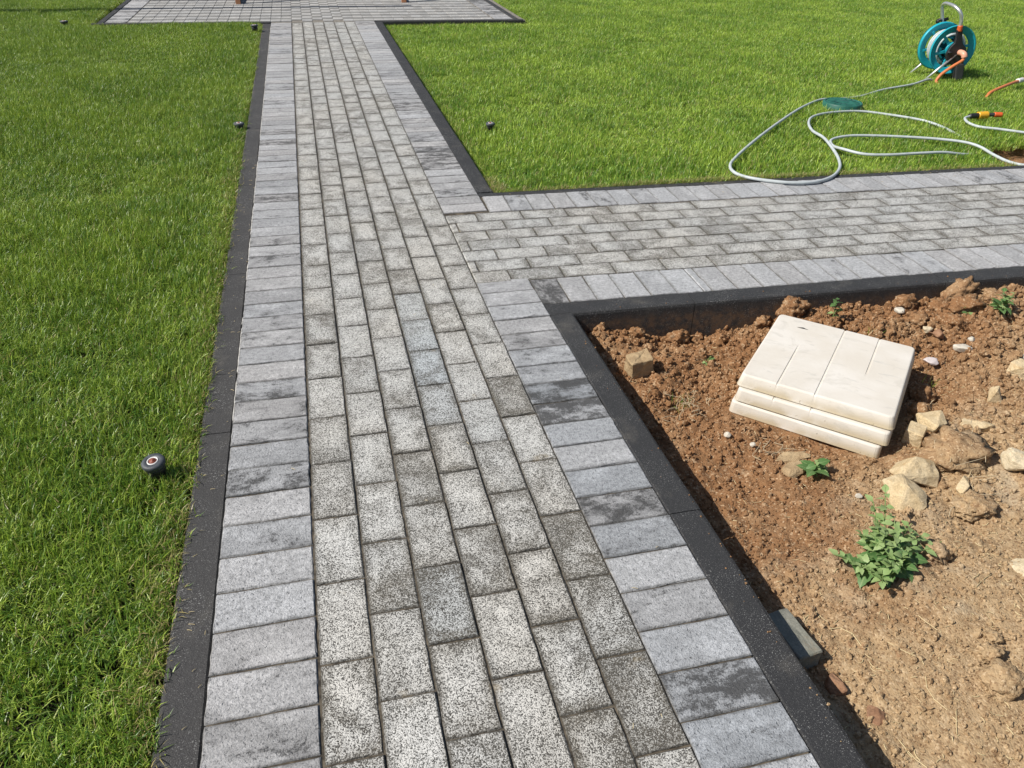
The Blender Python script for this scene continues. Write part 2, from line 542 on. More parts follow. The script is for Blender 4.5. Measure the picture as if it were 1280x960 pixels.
def value_noise(x, y, seed):
    xi = np.floor(x).astype(np.int64)
    yi = np.floor(y).astype(np.int64)
    fx, fy = x - xi, y - yi
    fx = fx * fx * (3 - 2 * fx)
    fy = fy * fy * (3 - 2 * fy)

    def h(a, b):
        n = (a * 374761393 + b * 668265263 + seed * 974634777) & 0x7fffffff
        n = ((n ^ (n >> 13)) * 1274126177) & 0x7fffffff
        n = n ^ (n >> 16)
        return (n & 0xffff) / 65535.0
    return (h(xi, yi) * (1 - fx) + h(xi + 1, yi) * fx) * (1 - fy) + (h(xi, yi + 1) * (1 - fx) + h(xi + 1, yi + 1) * fx) * fy - .5


BX0, BX1, BY0, BY1, BS = 1.076, 3.22, -.98, 1.026, .0046
NX, NY = int((BX1 - BX0) / BS) + 1, int((BY1 - BY0) / BS) + 1
gx, gy = np.meshgrid(BX0 + np.arange(NX) * BS, BY0 + np.arange(NY) * BS, indexing='ij')
SH = base_height(gx, gy)
# clods towards the back right, a fine tilth elsewhere, a smoother dry crust at the near right
cl = np.clip((gx - 1.5) * .55 + (gy - .1) * .9, 0, 1)
crust = np.clip((gx * .62 - gy * .95 - .9) * 1.6, 0, 1)
rough = (1 - .74 * crust)
for sc, am, sd_ in ((3.2, .030, 1), (8, .018, 2), (19, .012, 3), (45, .0075, 4), (100, .0040, 5)):
    k = rough * (1 + .8 * cl) if sc > 5 else 1.0
    SH += am * value_noise(gx * sc + 31.7, gy * sc + 11.3, sd_) * k
# crumbs and small clods pressed into the surface
for big_pass, count in ((0, 8000), (1, 1000), (2, 190)):
    for _ in range(count):
        x = rng.uniform(BX0, BX1)
        y = rng.uniform(BY0, BY1)
        c_ = max(0, min(1, (x - 1.5) * .55 + (y - .1) * .9))
        d_ = max(0, min(1, (x * .62 - y * .95 - .9) * 1.6))
        if big_pass == 0:
            r = rng.uniform(.0035, .0068)
        elif big_pass == 1:
            if rng.random() > .30 + .8 * c_: continue
            r = rng.uniform(.008, .015)
        else:
            if rng.random() > .06 + c_: continue
            r = rng.uniform(.014, .030)
        if rng.random() < .62 * d_: continue
        i0, i1 = int((x - r - BX0) / BS), int((x + r - BX0) / BS) + 2
        j0, j1 = int((y - r - BY0) / BS), int((y + r - BY0) / BS) + 2
        i0, j0 = max(i0, 0), max(j0, 0)
        if i1 <= i0 or j1 <= j0: continue
        dx = gx[i0:i1, j0:j1] - x
        dy = gy[i0:i1, j0:j1] - y
        q_ = 1 - (dx * dx + dy * dy) / (r * r)
        SH[i0:i1, j0:j1] += np.sqrt(np.clip(q_, 0, 1)) * r * rng.uniform(.45, .85)
# hollows: under the slabs' shaded side, by the grass tuft
for hx, hy, hr, hd in ((2.10, .43, .075, .035), (2.16, .50, .06, .03), (1.305, .60, .05, .03), (1.79, -.06, .06, .02), (1.62, -.13, .06, .015)):
    SH -= hd * np.exp(-((gx - hx) ** 2 + (gy - hy) ** 2) / (hr * hr))
# flat bed for the slabs
Dx, Dy = np.array([.719, -.695]), np.array([.695, .719])
su = (gx - 1.765) * Dx[0] + (gy - .55) * Dx[1]
sv = (gx - 1.765) * Dy[0] + (gy - .55) * Dy[1]
inside = np.clip((np.minimum(.245 - np.abs(su), .262 - np.abs(sv))) / .02, 0, 1)
SH = SH * (1 - inside) + np.minimum(SH, -.1275) * inside
edge = np.clip(np.minimum((BX1 - gx), (gy - BY0)) / .15, 0, 1)
SH = SH * edge + (-.066) * (1 - edge)
SH = np.minimum(SH, -.02)


def soil_z(x, y):
    i = min(max((x - BX0) / BS, 0), NX - 2)
    j = min(max((y - BY0) / BS, 0), NY - 2)
    a, b = int(i), int(j)
    fx, fy = i - a, j - b
    return float((SH[a, b] * (1 - fx) + SH[a + 1, b] * fx) * (1 - fy) + (SH[a, b + 1] * (1 - fx) + SH[a + 1, b + 1] * fx) * fy)


def smooth_z(x, y, r=.03):
    return sum(soil_z(x + dx, y + dy) for dx in (-r, 0, r) for dy in (-r, 0, r)) / 9


verts = np.stack([gx.ravel(), gy.ravel(), SH.ravel()], 1)
idx = np.arange(NX * NY).reshape(NX, NY)
quads = np.stack([idx[:-1, :-1].ravel(), idx[1:, :-1].ravel(), idx[1:, 1:].ravel(), idx[:-1, 1:].ravel()], 1)


def np_mesh(name, v, f, mat, smooth=False):
    me = bpy.data.meshes.new(name)
    n, m, k = len(v), len(f), f.shape[1] if len(f) else 0
    me.vertices.add(n)
    me.vertices.foreach_set("co", np.ascontiguousarray(v, dtype=np.float32).ravel())
    if m:
        me.loops.add(m * k)
        me.loops.foreach_set("vertex_index", np.ascontiguousarray(f, dtype=np.int32).ravel())
        me.polygons.add(m)
        me.polygons.foreach_set("loop_start", np.arange(0, m * k, k, dtype=np.int32))
    me.update(calc_edges=True)
    if mat: me.materials.append(mat)
    if smooth: me.shade_smooth()
    return me


bed = link("garden_bed", np_mesh("garden_bed", verts, quads, M['soil'], True))
tag(bed, "bare reddish brown soil of the dug bed in the path corner", kind="structure")

# the ground round the bed and the paths: one sheet out to the horizon with the bed left open
bm = bmesh.new()
L = 260
xs_, ys_ = [-L, BX0, BX1, 3.86, 4.76, L], [-L, BY0, 1.05, 2.12, 2.70, L]
gv = {(i, j): bm.verts.new((xs_[i], ys_[j], -.066)) for i in range(6) for j in range(6)}
for i in range(5):
    for j in range(5):
        if (i, j) not in ((1, 1), (3, 3)):
            bm.faces.new((gv[i, j], gv[i + 1, j], gv[i + 1, j + 1], gv[i, j + 1]))
tag(obj("ground", bm, M['turf']), "flat garden ground under lawn and paths", kind="structure")

# ------------------------------------------------------------------ pavers
def paver_mesh(name, lx, ly, depth, mat, seed, ch=.0030, gap=.0015):
    """a chamfered block with slightly broken edges; origin at the middle of its top."""
    rr = random.Random(seed)
    hx, hy = lx / 2 - gap, ly / 2 - gap
    nl = 6

    def ring(ix, z, jit):
        pts = []
        cs = [(-hx + ix, -hy + ix), (hx - ix, -hy + ix), (hx - ix, hy - ix), (-hx + ix, hy - ix)]
        for k in range(4):
            a, b = cs[k], cs[(k + 1) % 4]
            for s in range(nl - 1):
                t = s / (nl - 1)
                t = t + (rr.uniform(-.08, .08) if s else 0)
                pts.append((a[0] + (b[0] - a[0]) * t + rr.uniform(-jit, jit), a[1] + (b[1] - a[1]) * t + rr.uniform(-jit, jit), z + rr.uniform(-jit, jit) * .5))
        return pts
    bm = bmesh.new()
    rings = [[bm.verts.new(p) for p in ring(*a)] for a in ((0, -depth, 0), (0, -ch, .0009), (ch, 0, .0014))]
    n = len(rings[0])
    for a, b in zip(rings, rings[1:]):
        for k in range(n):
            bm.faces.new((a[k], a[(k + 1) % n], b[(k + 1) % n], b[k]))
    bm.faces.new(rings[-1])
    return mesh_of(bm, name, mat)


XS = [.1975 + .1014 * k for k in range(7)]           # field column lines; borders 0..XS[0] and XS[6]..1
FIELD_M = [paver_mesh("speckled_paver", .1014, .2, .045, M['field'], s) for s in range(5)]
BORDER_M = [paver_mesh("border_paver", .1965, .1, .045, M['border'], 20 + s, ch=.0026) for s in range(5)]
TERR_M = [paver_mesh("terrace_paver", .1014, .2, .045, M['terrace'], 40 + s, ch=.0022, gap=.0012) for s in range(4)]
cut_cache = {}


def cut_mesh(kind, lx, ly):
    key = (kind, round(lx, 3), round(ly, 3))
    if key not in cut_cache:
        cut_cache[key] = paver_mesh("cut_paver", lx, ly, .045, M[kind], len(cut_cache) + 70)
    return cut_cache[key]


def lay(name, me, parent, x, y, rz, col, zj=.0012):
    o = link(name, me, parent, (x, y, rnd.uniform(-zj, zj)), (rnd.uniform(-.004, .004), rnd.uniform(-.006, .006), rz + rnd.uniform(-.004, .004)))
    o.color = col
    return o


FIELD_DARK = [(.75, .58, 1.0), (.63, .17, .45), (.74, -.04, .6), (.74, -.41, .95), (.65, -.47, .75), (.45, -.12, .6), (.24, .28, .55), (.54, .38, .35), (.37, -.03, .3),
              (.5, .3, .5), (.55, 0, .35), (.26, .47, .3), (.74, -.23, .3), (.26, .93, .25), (.48, 1.34, .2), (.66, .28, .35)]
FIELD_BLUE = [(.57, 1.02, 1), (.56, .77, 1), (.58, 1.16, .7), (.55, .6, .6), (.66, .46, .35), (.45, -.12, .7)]
BORD_DARK = [(.92, .74, .55), (.91, .52, .95), (.9, .07, .9), (.92, -.42, .95), (.88, .86, .6), (.94, .66, .5), (.9, 1.16, .45), (.87, 1.98, .6), (.91, .26, .25),
             (.91, 2.92, .9), (.89, 3.23, .5), (.86, 2.72, .8), (.92, -.33, .35), (.9, .60, .4), (.1, .34, .75), (.1, .16, .5), (.1, .61, .55), (.07, .26, .4), (.1, 1.01, .6),
             (.07, 2.13, .5), (.09, 3.21, .8), (.1, 3.45, .8), (.1, 4.56, .7), (.1, -.32, .6), (.1, .43, .35), (.9, -.12, .3)]


def near(table, x, y, rx, ry):
    for a, b, v in table:
        if abs(a - x) < rx and abs(b - y) < ry:
            return v
    return 0.0


def field_col(x, y):
    d = near(FIELD_DARK, x, y, .05, .09)
    b = near(FIELD_BLUE, x, y, .05, .09)
    if d == 0 and rnd.random() < .10: d = rnd.uniform(.1, .4)
    return (min(1, d) * .9, rnd.uniform(.4, 1.15) + .25 * d, max(b, rnd.uniform(0, .22)), 1)


def border_col(x, y, bl=None):
    d = near(BORD_DARK, x, y, .10, .055)
    if d == 0: d = rnd.choice((.15, .25, .32, .4, .5, .6, .75)) if rnd.random() < .88 else 0
    b = bl if bl is not None else (rnd.uniform(.2, .9) if x > .5 and y < .8 else rnd.uniform(0, .45))
    return (d, rnd.uniform(.2, .9), b, 1)


path = thing("main_path", None, None)
tag(path, "straight grey paved path with speckled middle and plain border stones", kind="structure")
bm = bmesh.new()
add_box(bm, .004, .996, -1.6, 7.40, -.052, -.0040)
obj("joint_sand", bm, M['sand'], path)
for c in range(6):
    x = (XS[c] + XS[c + 1]) / 2
    off = -.02 if c % 2 == 0 else .08
    y = off - .8
    while y < 7.39:
        y1 = min(y + .2, 7.40)
        if y1 - y > .03:
            me = rnd.choice(FIELD_M) if y1 - y > .19 else cut_mesh('field', .1014, y1 - y)
            lay("speckled_paver", me, path, x, (y + y1) / 2, math.pi * rnd.randint(0, 1), field_col(x, (y + y1) / 2))
        y += .2
for k in range(-8, 74):
    y = .05 + .1 * k
    lay("border_paver", rnd.choice(BORDER_M), path, XS[0] / 2 - .001, y, math.pi * rnd.randint(0, 1), border_col(.1, y))
k = -8
while True:
    y = .022 + .1 * k + .05
    if y > 7.38: break
    if y < 1.29 or y > 2.0:
        lay("border_paver", rnd.choice(BORDER_M), path, (XS[6] + 1.0) / 2, y, math.pi * rnd.randint(0, 1), border_col(.9, y))
    k += 1

SL = -.030                                           # the side path leaves slightly askew
def sk(x, y): return y + SL * (x - 1.0)
side = thing("side_path", None, None)
tag(side, "paved side path branching off past the garden bed", kind="structure")
bm = bmesh.new()
vs = add_box(bm, .998, 6.2, 1.108, 2.203, -.052, -.0044)
for v in vs: v.co.y = sk(v.co.x, v.co.y)
obj("joint_sand", bm, M['sand'], side)
ang = math.atan(SL)
RY = [1.305 + .0985 * k for k in range(8)]            # seven rows
for r_ in range(7):
    y = (RY[r_] + RY[r_ + 1]) / 2
    x0 = XS[6]
    x = [.94, .837, .934, .846, .943, .836, .937][r_]
    edges = [x0] + [x + .2 * k for k in range(0, 27)]
    for a, b in zip(edges, edges[1:]):
        if b - a < .02: continue
        me = rnd.choice(FIELD_M) if b - a > .19 else cut_mesh('field', .1014, b - a)
        xm = (a + b) / 2
        lay("speckled_paver", me, side, xm, sk(max(xm, 1), y), math.pi / 2 + ang * min(1, max(0, (xm - .85) / .4)), (near([(1.13, 1.39, .5), (.87, 1.38, .4), (1.9, 1.6, .45)], xm, y, .1, .05) or (rnd.random() < .2) * rnd.uniform(.1, .4), rnd.uniform(.55, 1.0), rnd.uniform(0, .3), 1))
xs_low = [1.0, 1.1, 1.2, 1.3, 1.4, 1.5, 1.6, 1.632] + [1.732 + .0998 * k for k in range(34)]
LOWD = {0: 1.0, 12: .5, 15: .6, 16: .5, 21: .5}
for i, (a, b) in enumerate(zip(xs_low, xs_low[1:])):
    xm = (a + b) / 2
    me = rnd.choice(BORDER_M) if b - a > .09 else cut_mesh('border', .1965, b - a)
    lay("border_paver", me, side, xm, sk(xm, 1.206), math.pi / 2 + ang + math.pi * rnd.randint(0, 1), (LOWD.get(i, rnd.uniform(0, .22)), rnd.uniform(.45, 1), rnd.uniform(.1, .5), 1))
UPD = {1: .5, 2: .45, 4: .6, 5: .6, 25: .6, 27: .7, 7: .4}
for i in range(38):
    xm = 1.0585 + .0994 * i
    lay("border_paver", rnd.choice(BORDER_M), side, xm, sk(xm, 2.1035), math.pi / 2 + ang + math.pi * rnd.randint(0, 1), (UPD.get(i, rnd.uniform(0, .25)), rnd.uniform(.45, 1), rnd.uniform(.1, .5), 1))

terr = thing("terrace", None, None)
tag(terr, "light paved terrace at the far end of the main path", kind="structure")
ST = -.030
def tk(x, y): return y + ST * (x - .5)
bm = bmesh.new()
vs = add_box(bm, -1.57, 2.55, 7.41, 12.0, -.052, -.0044)
for v in vs: v.co.y = tk(v.co.x, v.co.y)
obj("joint_sand", bm, M['sand_pale'], terr)
cand = []
x = XS[0] - .1014 * 15
cols_x = [XS[0] + .1014 * k for k in range(-15, 21)]
for ci, xl in enumerate(cols_x[:-1]):
    xm = xl + .0507
    y = 7.45 if ci % 2 == 0 or not (.2 < xm < .8) else 7.35
    first = True
    while y < 12.0:
        if y >= 7.39: cand.append((xm, y + .1, 0, 'f'))
        y += .2
for k in range(45):
    cand.append((-1.57 + .14, 7.455 + .1 * k + .05, 1, 'b'))
    cand.append((2.235 + .105, 7.455 + .1 * k + .05, 1, 'b'))
cand.sort(key=lambda c: (c[0] - CAM_POS.x) ** 2 + (c[1] - CAM_POS.y) ** 2)
BT_M = [paver_mesh("terrace_border_paver", .1965, .1, .045, M['border'], 60 + s, ch=.003) for s in range(3)]
far_bm = bmesh.new()
nf = 0
for (xm, ym, rot, kd) in cand:
    me = rnd.choice(TERR_M) if kd == 'f' else rnd.choice(BT_M)
    dk = (rnd.uniform(.1, .4) if rnd.random() < .5 else 0) if kd == 'f' else rnd.choice((.9, .8, .6, .2))
    if xm > 1.3 and kd == 'f' and ym > 7.7 and rnd.random() < .5: dk = .5
    if nf < 296 or kd == 'b' and ym < 9.6:
        if kd == 'f': nf += 1
        lay("terrace_paver" if kd == 'f' else "border_paver", me, terr, xm, tk(xm, ym), ang, (dk, rnd.uniform(.4, 1), rnd.uniform(0, .3), 1))
    else:
        n0 = len(far_bm.verts)
        far_bm.from_mesh(me)
        far_bm.verts.ensure_lookup_table()
        for v in far_bm.verts[n0:]:
            v.co += Vector((xm, tk(xm, ym), rnd.uniform(-.0003, .0003)))
tag(obj("far_paving", far_bm, M['terrace'], terr), kind="stuff")

# ------------------------------------------------------------------ kerbs
def kerb_piece(parent, ax, ay, bx, by, width, mat, top=0.0, depth=.20, lip=.006, flip=False):
    """a kerb stone from a to b; its paving side runs along a-b and its body lies to the other side (right of a->b unless flip)."""
    a, b = Vector((ax, ay)), Vector((bx, by))
    d = (b - a)
    Lk = d.length
    d.normalize()
    nrm = Vector((d.y, -d.x)) * (-1 if flip else 1)
    prof = [(0.0015, -depth), (0.0015, -.003), (.0045, 0), (width - lip * 1.6, 0), (width - lip * .4, -lip * .55), (width, -lip * 1.9), (width, -depth)]
    nseg = max(3, int(Lk / .12))
    bm = bmesh.new()
    rings = []
    for i in range(nseg + 1):
        t = .0014 + (Lk - .0028) * i / nseg
        row = []
        for j, (u, z) in enumerate(prof):
            jj = rnd.uniform(-.0006, .0006) if 0 < j < 6 else 0
            p = a + d * t + nrm * (u + jj)
            row.append(bm.verts.new((p.x, p.y, top + z + jj * .6)))
        rings.append(row)
    for r1, r2 in zip(rings, rings[1:]):
        for j in range(len(prof) - 1):
            bm.faces.new((r1[j], r2[j], r2[j + 1], r1[j + 1]))
    bm.faces.new(rings[0])
    bm.faces.new(list(reversed(rings[-1])))
    bmesh.ops.recalc_face_normals(bm, faces=bm.faces)
    return obj("kerb_stone", bm, mat, parent)


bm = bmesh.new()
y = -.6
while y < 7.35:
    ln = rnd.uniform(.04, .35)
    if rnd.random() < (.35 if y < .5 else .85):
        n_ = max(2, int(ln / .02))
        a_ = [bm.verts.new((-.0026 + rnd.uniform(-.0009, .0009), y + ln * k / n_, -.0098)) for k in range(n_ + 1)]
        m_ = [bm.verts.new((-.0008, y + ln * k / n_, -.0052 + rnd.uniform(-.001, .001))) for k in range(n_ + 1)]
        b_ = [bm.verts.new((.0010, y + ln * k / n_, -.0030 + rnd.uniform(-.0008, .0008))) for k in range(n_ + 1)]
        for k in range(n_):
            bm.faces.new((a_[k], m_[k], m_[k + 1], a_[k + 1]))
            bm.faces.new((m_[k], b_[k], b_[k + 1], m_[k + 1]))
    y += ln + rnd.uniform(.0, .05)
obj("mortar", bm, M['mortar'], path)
# beside the bed: along the main path, then along the side path
for y0, y1 in ((-1.96, -.965), (-.965, .022), (.022, 1.0205)):
    kerb_piece(path, 1.0, y1, 1.0, y0, .082, M['kerb'], 0.0, .22, flip=True)
xk = [1.0, 1.526, 2.526, 3.526, 4.526, 5.6]
for a, b in zip(xk, xk[1:]):
    kerb_piece(side, a, sk(a, 1.106), b, sk(b, 1.106), .083, M['kerb'], .0005, .22)
# upper lawn side of the side path, and of the main path beyond it
xk = [1.0, 2.06, 3.06, 4.06, 5.06, 6.1]
for a, b in zip(xk, xk[1:]):
    kerb_piece(side, a, sk(a, 2.2045), b, sk(b, 2.2045), .055, M['kerb'], -.002, .15, flip=True)
yk = [2.262, 3.25, 4.25, 5.25, 6.25, 7.40]
for a, b in zip(yk, yk[1:]):
    kerb_piece(path, 1.0, a, 1.0, b, .082, M['kerb'], -.002, .15)
yk = [-1.5, -.42, .58, 1.58, 2.58, 3.58, 4.58, 5.58, 6.58, 7.43]
for a, b in zip(yk, yk[1:]):
    kerb_piece(path, -.001, a, -.001, b, .082, M['kerb_grey'], -.011, .15, flip=True)
# terrace rim
for a, b in ((-1.63, -.6), (-.6, -.003)):
    kerb_piece(terr, a, tk(a, 7.452), b, tk(b, 7.452), .055, M['kerb'], .004, .15)
for a, b in ((1.003, 1.8), (1.8, 2.53)):
    kerb_piece(terr, a, tk(a, 7.452), b, tk(b, 7.452), .055, M['kerb'], .004, .15)
for a, b in ((7.46, 8.45), (8.45, 9.45), (9.45, 12.0)):
    kerb_piece(terr, -1.532, tk(-1.57, a), -1.532, tk(-1.57, b), .06, M['kerb'], .002, .15, flip=True)
    kerb_piece(terr, 2.442, tk(2.5, a), 2.442, tk(2.5, b), .06, M['kerb'], .002, .15)

# ------------------------------------------------------------------ instancing stuff: grass, crumbs
def scatter_object(name, templates, pts, rots, scales, mat, label):
    """one object: template islands (attribute tpl=1, tid) plus loose points; a node group puts the islands on the points."""
    V, F, TP, TI, CC = [], [], [], [], []
    n0 = 0
    for i, (v, f, col) in enumerate(templates):
        V.append(v)
        F += [tuple(a + n0 for a in g) for g in f]
        TP.append(np.ones(len(v)))
        TI.append(np.full(len(v), i))
        CC.append(col)
        n0 += len(v)
    npnt = len(pts)
    V.append(pts)
    TP.append(np.zeros(npnt))
    TI.append(rng.integers(0, len(templates), npnt))
    CC.append(np.zeros((npnt, 4)))
    V = np.concatenate(V)
    me = bpy.data.meshes.new(name)
    me.from_pydata([tuple(p) for p in V.tolist()], [], F)
    me.materials.append(mat)
    nt = len(V)

    def attr(nm, typ, key, arr):
        a = me.attributes.new(nm, typ, 'POINT')
        a.data.foreach_set(key, np.ascontiguousarray(arr).ravel())
    attr("tpl", 'FLOAT', "value", np.concatenate(TP).astype(np.float32))
    attr("tid", 'INT', "value", np.concatenate(TI).astype(np.int32))
    attr("col", 'FLOAT_COLOR', "color", np.concatenate(CC).astype(np.float32))
    rr = np.zeros((nt, 3), np.float32)
    rr[-npnt:] = rots
    attr("rot", 'FLOAT_VECTOR', "vector", rr)
    ss = np.ones((nt, 3), np.float32)
    ss[-npnt:] = scales
    attr("scl", 'FLOAT_VECTOR', "vector", ss)
    o = link(name, me)
    tag(o, label, kind="stuff")
    ng = bpy.data.node_groups.new(name + "_scatter", 'GeometryNodeTree')
    ng.interface.new_socket("Geometry", in_out='INPUT', socket_type='NodeSocketGeometry')
    ng.interface.new_socket("Geometry", in_out='OUTPUT', socket_type='NodeSocketGeometry')
    N, Lk = ng.nodes, ng.links
    gi, go = N.new("NodeGroupInput"), N.new("NodeGroupOutput")

    def named(nm, typ):
        a = N.new("GeometryNodeInputNamedAttribute")
        a.data_type = typ
        a.inputs[0].default_value = nm
        return a.outputs[0]
    cmp_ = N.new("FunctionNodeCompare")
    cmp_.data_type = 'FLOAT'
    cmp_.operation = 'GREATER_THAN'
    Lk.new(named("tpl", 'FLOAT'), cmp_.inputs[0])
    cmp_.inputs[1].default_value = .5
    sepg = N.new("GeometryNodeSeparateGeometry")
    sepg.domain = 'POINT'
    Lk.new(gi.outputs[0], sepg.inputs[0])
    Lk.new(cmp_.outputs[0], sepg.inputs[1])
    spl = N.new("GeometryNodeSplitToInstances")
    spl.domain = 'POINT'
    Lk.new(sepg.outputs[0], spl.inputs[0])
    Lk.new(named("tid", 'INT'), spl.inputs["Group ID"])
    iop = N.new("GeometryNodeInstanceOnPoints")
    Lk.new(sepg.outputs[1], iop.inputs["Points"])
    Lk.new(spl.outputs[0], iop.inputs["Instance"])
    iop.inputs["Pick Instance"].default_value = True
    Lk.new(named("tid", 'INT'), iop.inputs["Instance Index"])
    e2r = N.new("FunctionNodeEulerToRotation")
    Lk.new(named("rot", 'FLOAT_VECTOR'), e2r.inputs[0])
    Lk.new(e2r.outputs[0], iop.inputs["Rotation"])
    Lk.new(named("scl", 'FLOAT_VECTOR'), iop.inputs["Scale"])
    Lk.new(iop.outputs[0], go.inputs[0])
    md = o.modifiers.new("scatter", 'NODES')
    md.node_group = ng
    return o


def grass_template(seed, n, rad, hmin, hmax, wid, dry=.06, lean=.55):
    g = np.random.default_rng(seed)
    V, F, C = [], [], []
    for _ in range(n):
        a = g.uniform(0, 2 * math.pi)
        rr = rad * math.sqrt(g.uniform(0, 1))
        bx, by = rr * math.cos(a), rr * math.sin(a)
        h = g.uniform(hmin, hmax) * (1 if g.random() > .15 else .6)
        d = g.uniform(0, 2 * math.pi)
        ln = abs(g.normal(0, lean))
        ln = min(ln, 1.35)
        curl = g.uniform(.1, .8)
        wv = wid * g.uniform(.7, 1.25)
        fx, fy = math.cos(d), math.sin(d)
        tw = d + math.pi / 2 + g.uniform(-.8, .8)
        px, py = math.cos(tw), math.sin(tw)
        isdry = 1.0 if g.random() < dry else (.30 if g.random() < .10 else 0.0)
        hue = g.uniform(-.35, .35) if g.random() < .5 else g.uniform(.3, 1.15)
        n0 = len(V)
        x, y, z = bx, by, -.006
        ang_ = ln * .5
        segs = 3
        for s in range(segs):
            ww = wv * (1, .95, .7)[s]
            V += [(x - px * ww / 2, y - py * ww / 2, z), (x + px * ww / 2, y + py * ww / 2, z)]
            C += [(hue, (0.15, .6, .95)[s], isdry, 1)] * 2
            st = h / segs
            x += fx * math.sin(ang_) * st
            y += fy * math.sin(ang_) * st
            z += math.cos(ang_) * st
            ang_ = min(ang_ + ln * .5 + curl * .35, 1.75)
        V.append((x, y, max(z, .002)))
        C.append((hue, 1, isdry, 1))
        F += [(n0, n0 + 1, n0 + 3, n0 + 2), (n0 + 2, n0 + 3, n0 + 5, n0 + 4), (n0 + 4, n0 + 5, n0 + 6)]
    return np.array(V), F, np.array(C)


GZ = -.046
TER_L, TER_R = -1.64, 2.56
HOLE = [(3.93, 2.17), (4.75, 2.12), (4.75, 2.57), (4.36, 2.585), (4.10, 2.63), (4.0, 2.5)]


def in_poly(x, y, poly):
    c = False
    for (x1, y1), (x2, y2) in zip(poly, poly[1:] + poly[:1]):
        if (y1 > y) != (y2 > y) and x < (x2 - x1) * (y - y1) / (y2 - y1) + x1:
            c = not c
    return c


def lawn_dist(x, y):
    """distance (m) inside the lawn from its nearest edge; negative outside."""
    if x < .5:
        d = -.082 - x
        if x > TER_L - .3:
            t = tk(x, 7.395) - y
            if y > 7.3 and x < TER_L: t = max(t, TER_L - .005 - x)
            d = min(d, t) if y < 7.6 or x > TER_L else TER_L - .005 - x
        return d
    d = min(x - 1.084, y - sk(x, 2.266))
    if y < 7.25: d = min(d, max(tk(x, 7.395) - y, x - 2.56))
    else: d = min(d, max(tk(x, 7.395) - y, x - 2.51))
    return d


def fill_lawn(x0, x1, y0, y1, dens, rad, margin_near):
    st = 1 / math.sqrt(dens)
    nx_, ny_ = int((x1 - x0) / st), int((y1 - y0) / st)
    ii, jj = np.meshgrid(np.arange(nx_), np.arange(ny_))
    P = np.stack([x0 + (ii.ravel() + .5 + rng.uniform(-.48, .48, ii.size)) * st, y0 + (jj.ravel() + .5 + rng.uniform(-.48, .48, ii.size)) * st], 1)
    keep = []
    for x, y in P:
        d = lawn_dist(x, y)
        if margin_near[0] <= d < margin_near[1]:
            # only what the camera can see, with a margin
            dv = Vector((x, y, 0)) - CAM_POS
            zc = dv.dot(fwd)
            if zc < .3: continue
            uu, vv = dv.dot(rgt) / zc * FPX, dv.dot(upv) / zc * FPX
            if abs(uu) > 800 or vv < -640 or vv > 620: continue
            if in_poly(x, y, HOLE): continue
            if (x - 3.79) ** 2 + (y - 3.57) ** 2 < .135 ** 2: continue
            keep.append((x, y))
    return np.array(keep)


def lawn(name, label, x0, x1, y0, y1, dens, hm, seed, dry, base_z, nb, wd, mat):
    inner = fill_lawn(x0, x1, y0, y1, dens, .06, (.062, 99))
    rim = fill_lawn(x0, x1, y0, y1, dens * 13, .02, (-.012, .075))
    T = [grass_template(seed + i, nb, .072, hm * .60, hm * 1.35, wd, dry, .85) for i in range(7)]
    T2 = [grass_template(seed + 50 + i, 26, .020, hm * .45, hm * 1.15, .0022, dry * 2.2, .6) for i in range(6)]
    outs = []
    for nm, pts, tp, lb in ((name, inner, T, label), (name + "_edge", rim, T2, label.replace("lawn", "lawn rim"))):
        n = len(pts)
        g = value_noise(pts[:, 0] * 2.3 + 7, pts[:, 1] * 2.3 + 3, seed) * 1.0 + value_noise(pts[:, 0] * 7 + 7, pts[:, 1] * 7 + 3, seed + 1) * .5
        zz = base_z + .006 * value_noise(pts[:, 0] * 1.3, pts[:, 1] * 1.3, seed + 2)
        P3 = np.concatenate([pts, zz[:, None]], 1)
        rot = np.stack([rng.normal(0, .07, n), rng.normal(0, .07, n), rng.uniform(0, 6.283, n)], 1)
        if tp is T2:
            for i_ in range(n):
                x, y = pts[i_]
                e = 1e-3
                d0 = lawn_dist(x, y)
                if d0 > .035: continue
                out = Vector((d0 - lawn_dist(x + e, y), d0 - lawn_dist(x, y + e), 0))
                if out.length < 1e-6: continue
                out.normalize()
                ax = Vector((-out.y, out.x, 0))
                m_ = Matrix.Rotation(max(0, rng.normal(.55, .35)), 3, ax)
                P3[i_, 2] += .006 * (1 - max(d0, 0) / .035) * (x < .5)
                m_ = m_ @ Matrix.Rotation(rot[i_, 2], 3, 'Z')
                rot[i_] = m_.to_euler('XYZ')
        s = np.ones((n, 3))
        s[:, 2] = np.clip(1.0 + .62 * g + rng.normal(0, .10, n), .5, 1.5)
        outs.append(scatter_object(nm, tp, P3, rot, s, mat, lb))
    return outs


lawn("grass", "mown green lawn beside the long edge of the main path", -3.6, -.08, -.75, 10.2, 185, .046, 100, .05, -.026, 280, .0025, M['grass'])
lawn("grass", "mown green lawn between the side path and the terrace", 1.08, 11.2, 2.2, 10.2, 170, .042, 300, .06, GZ, 230, .0031, M['grass_lit_tone'])

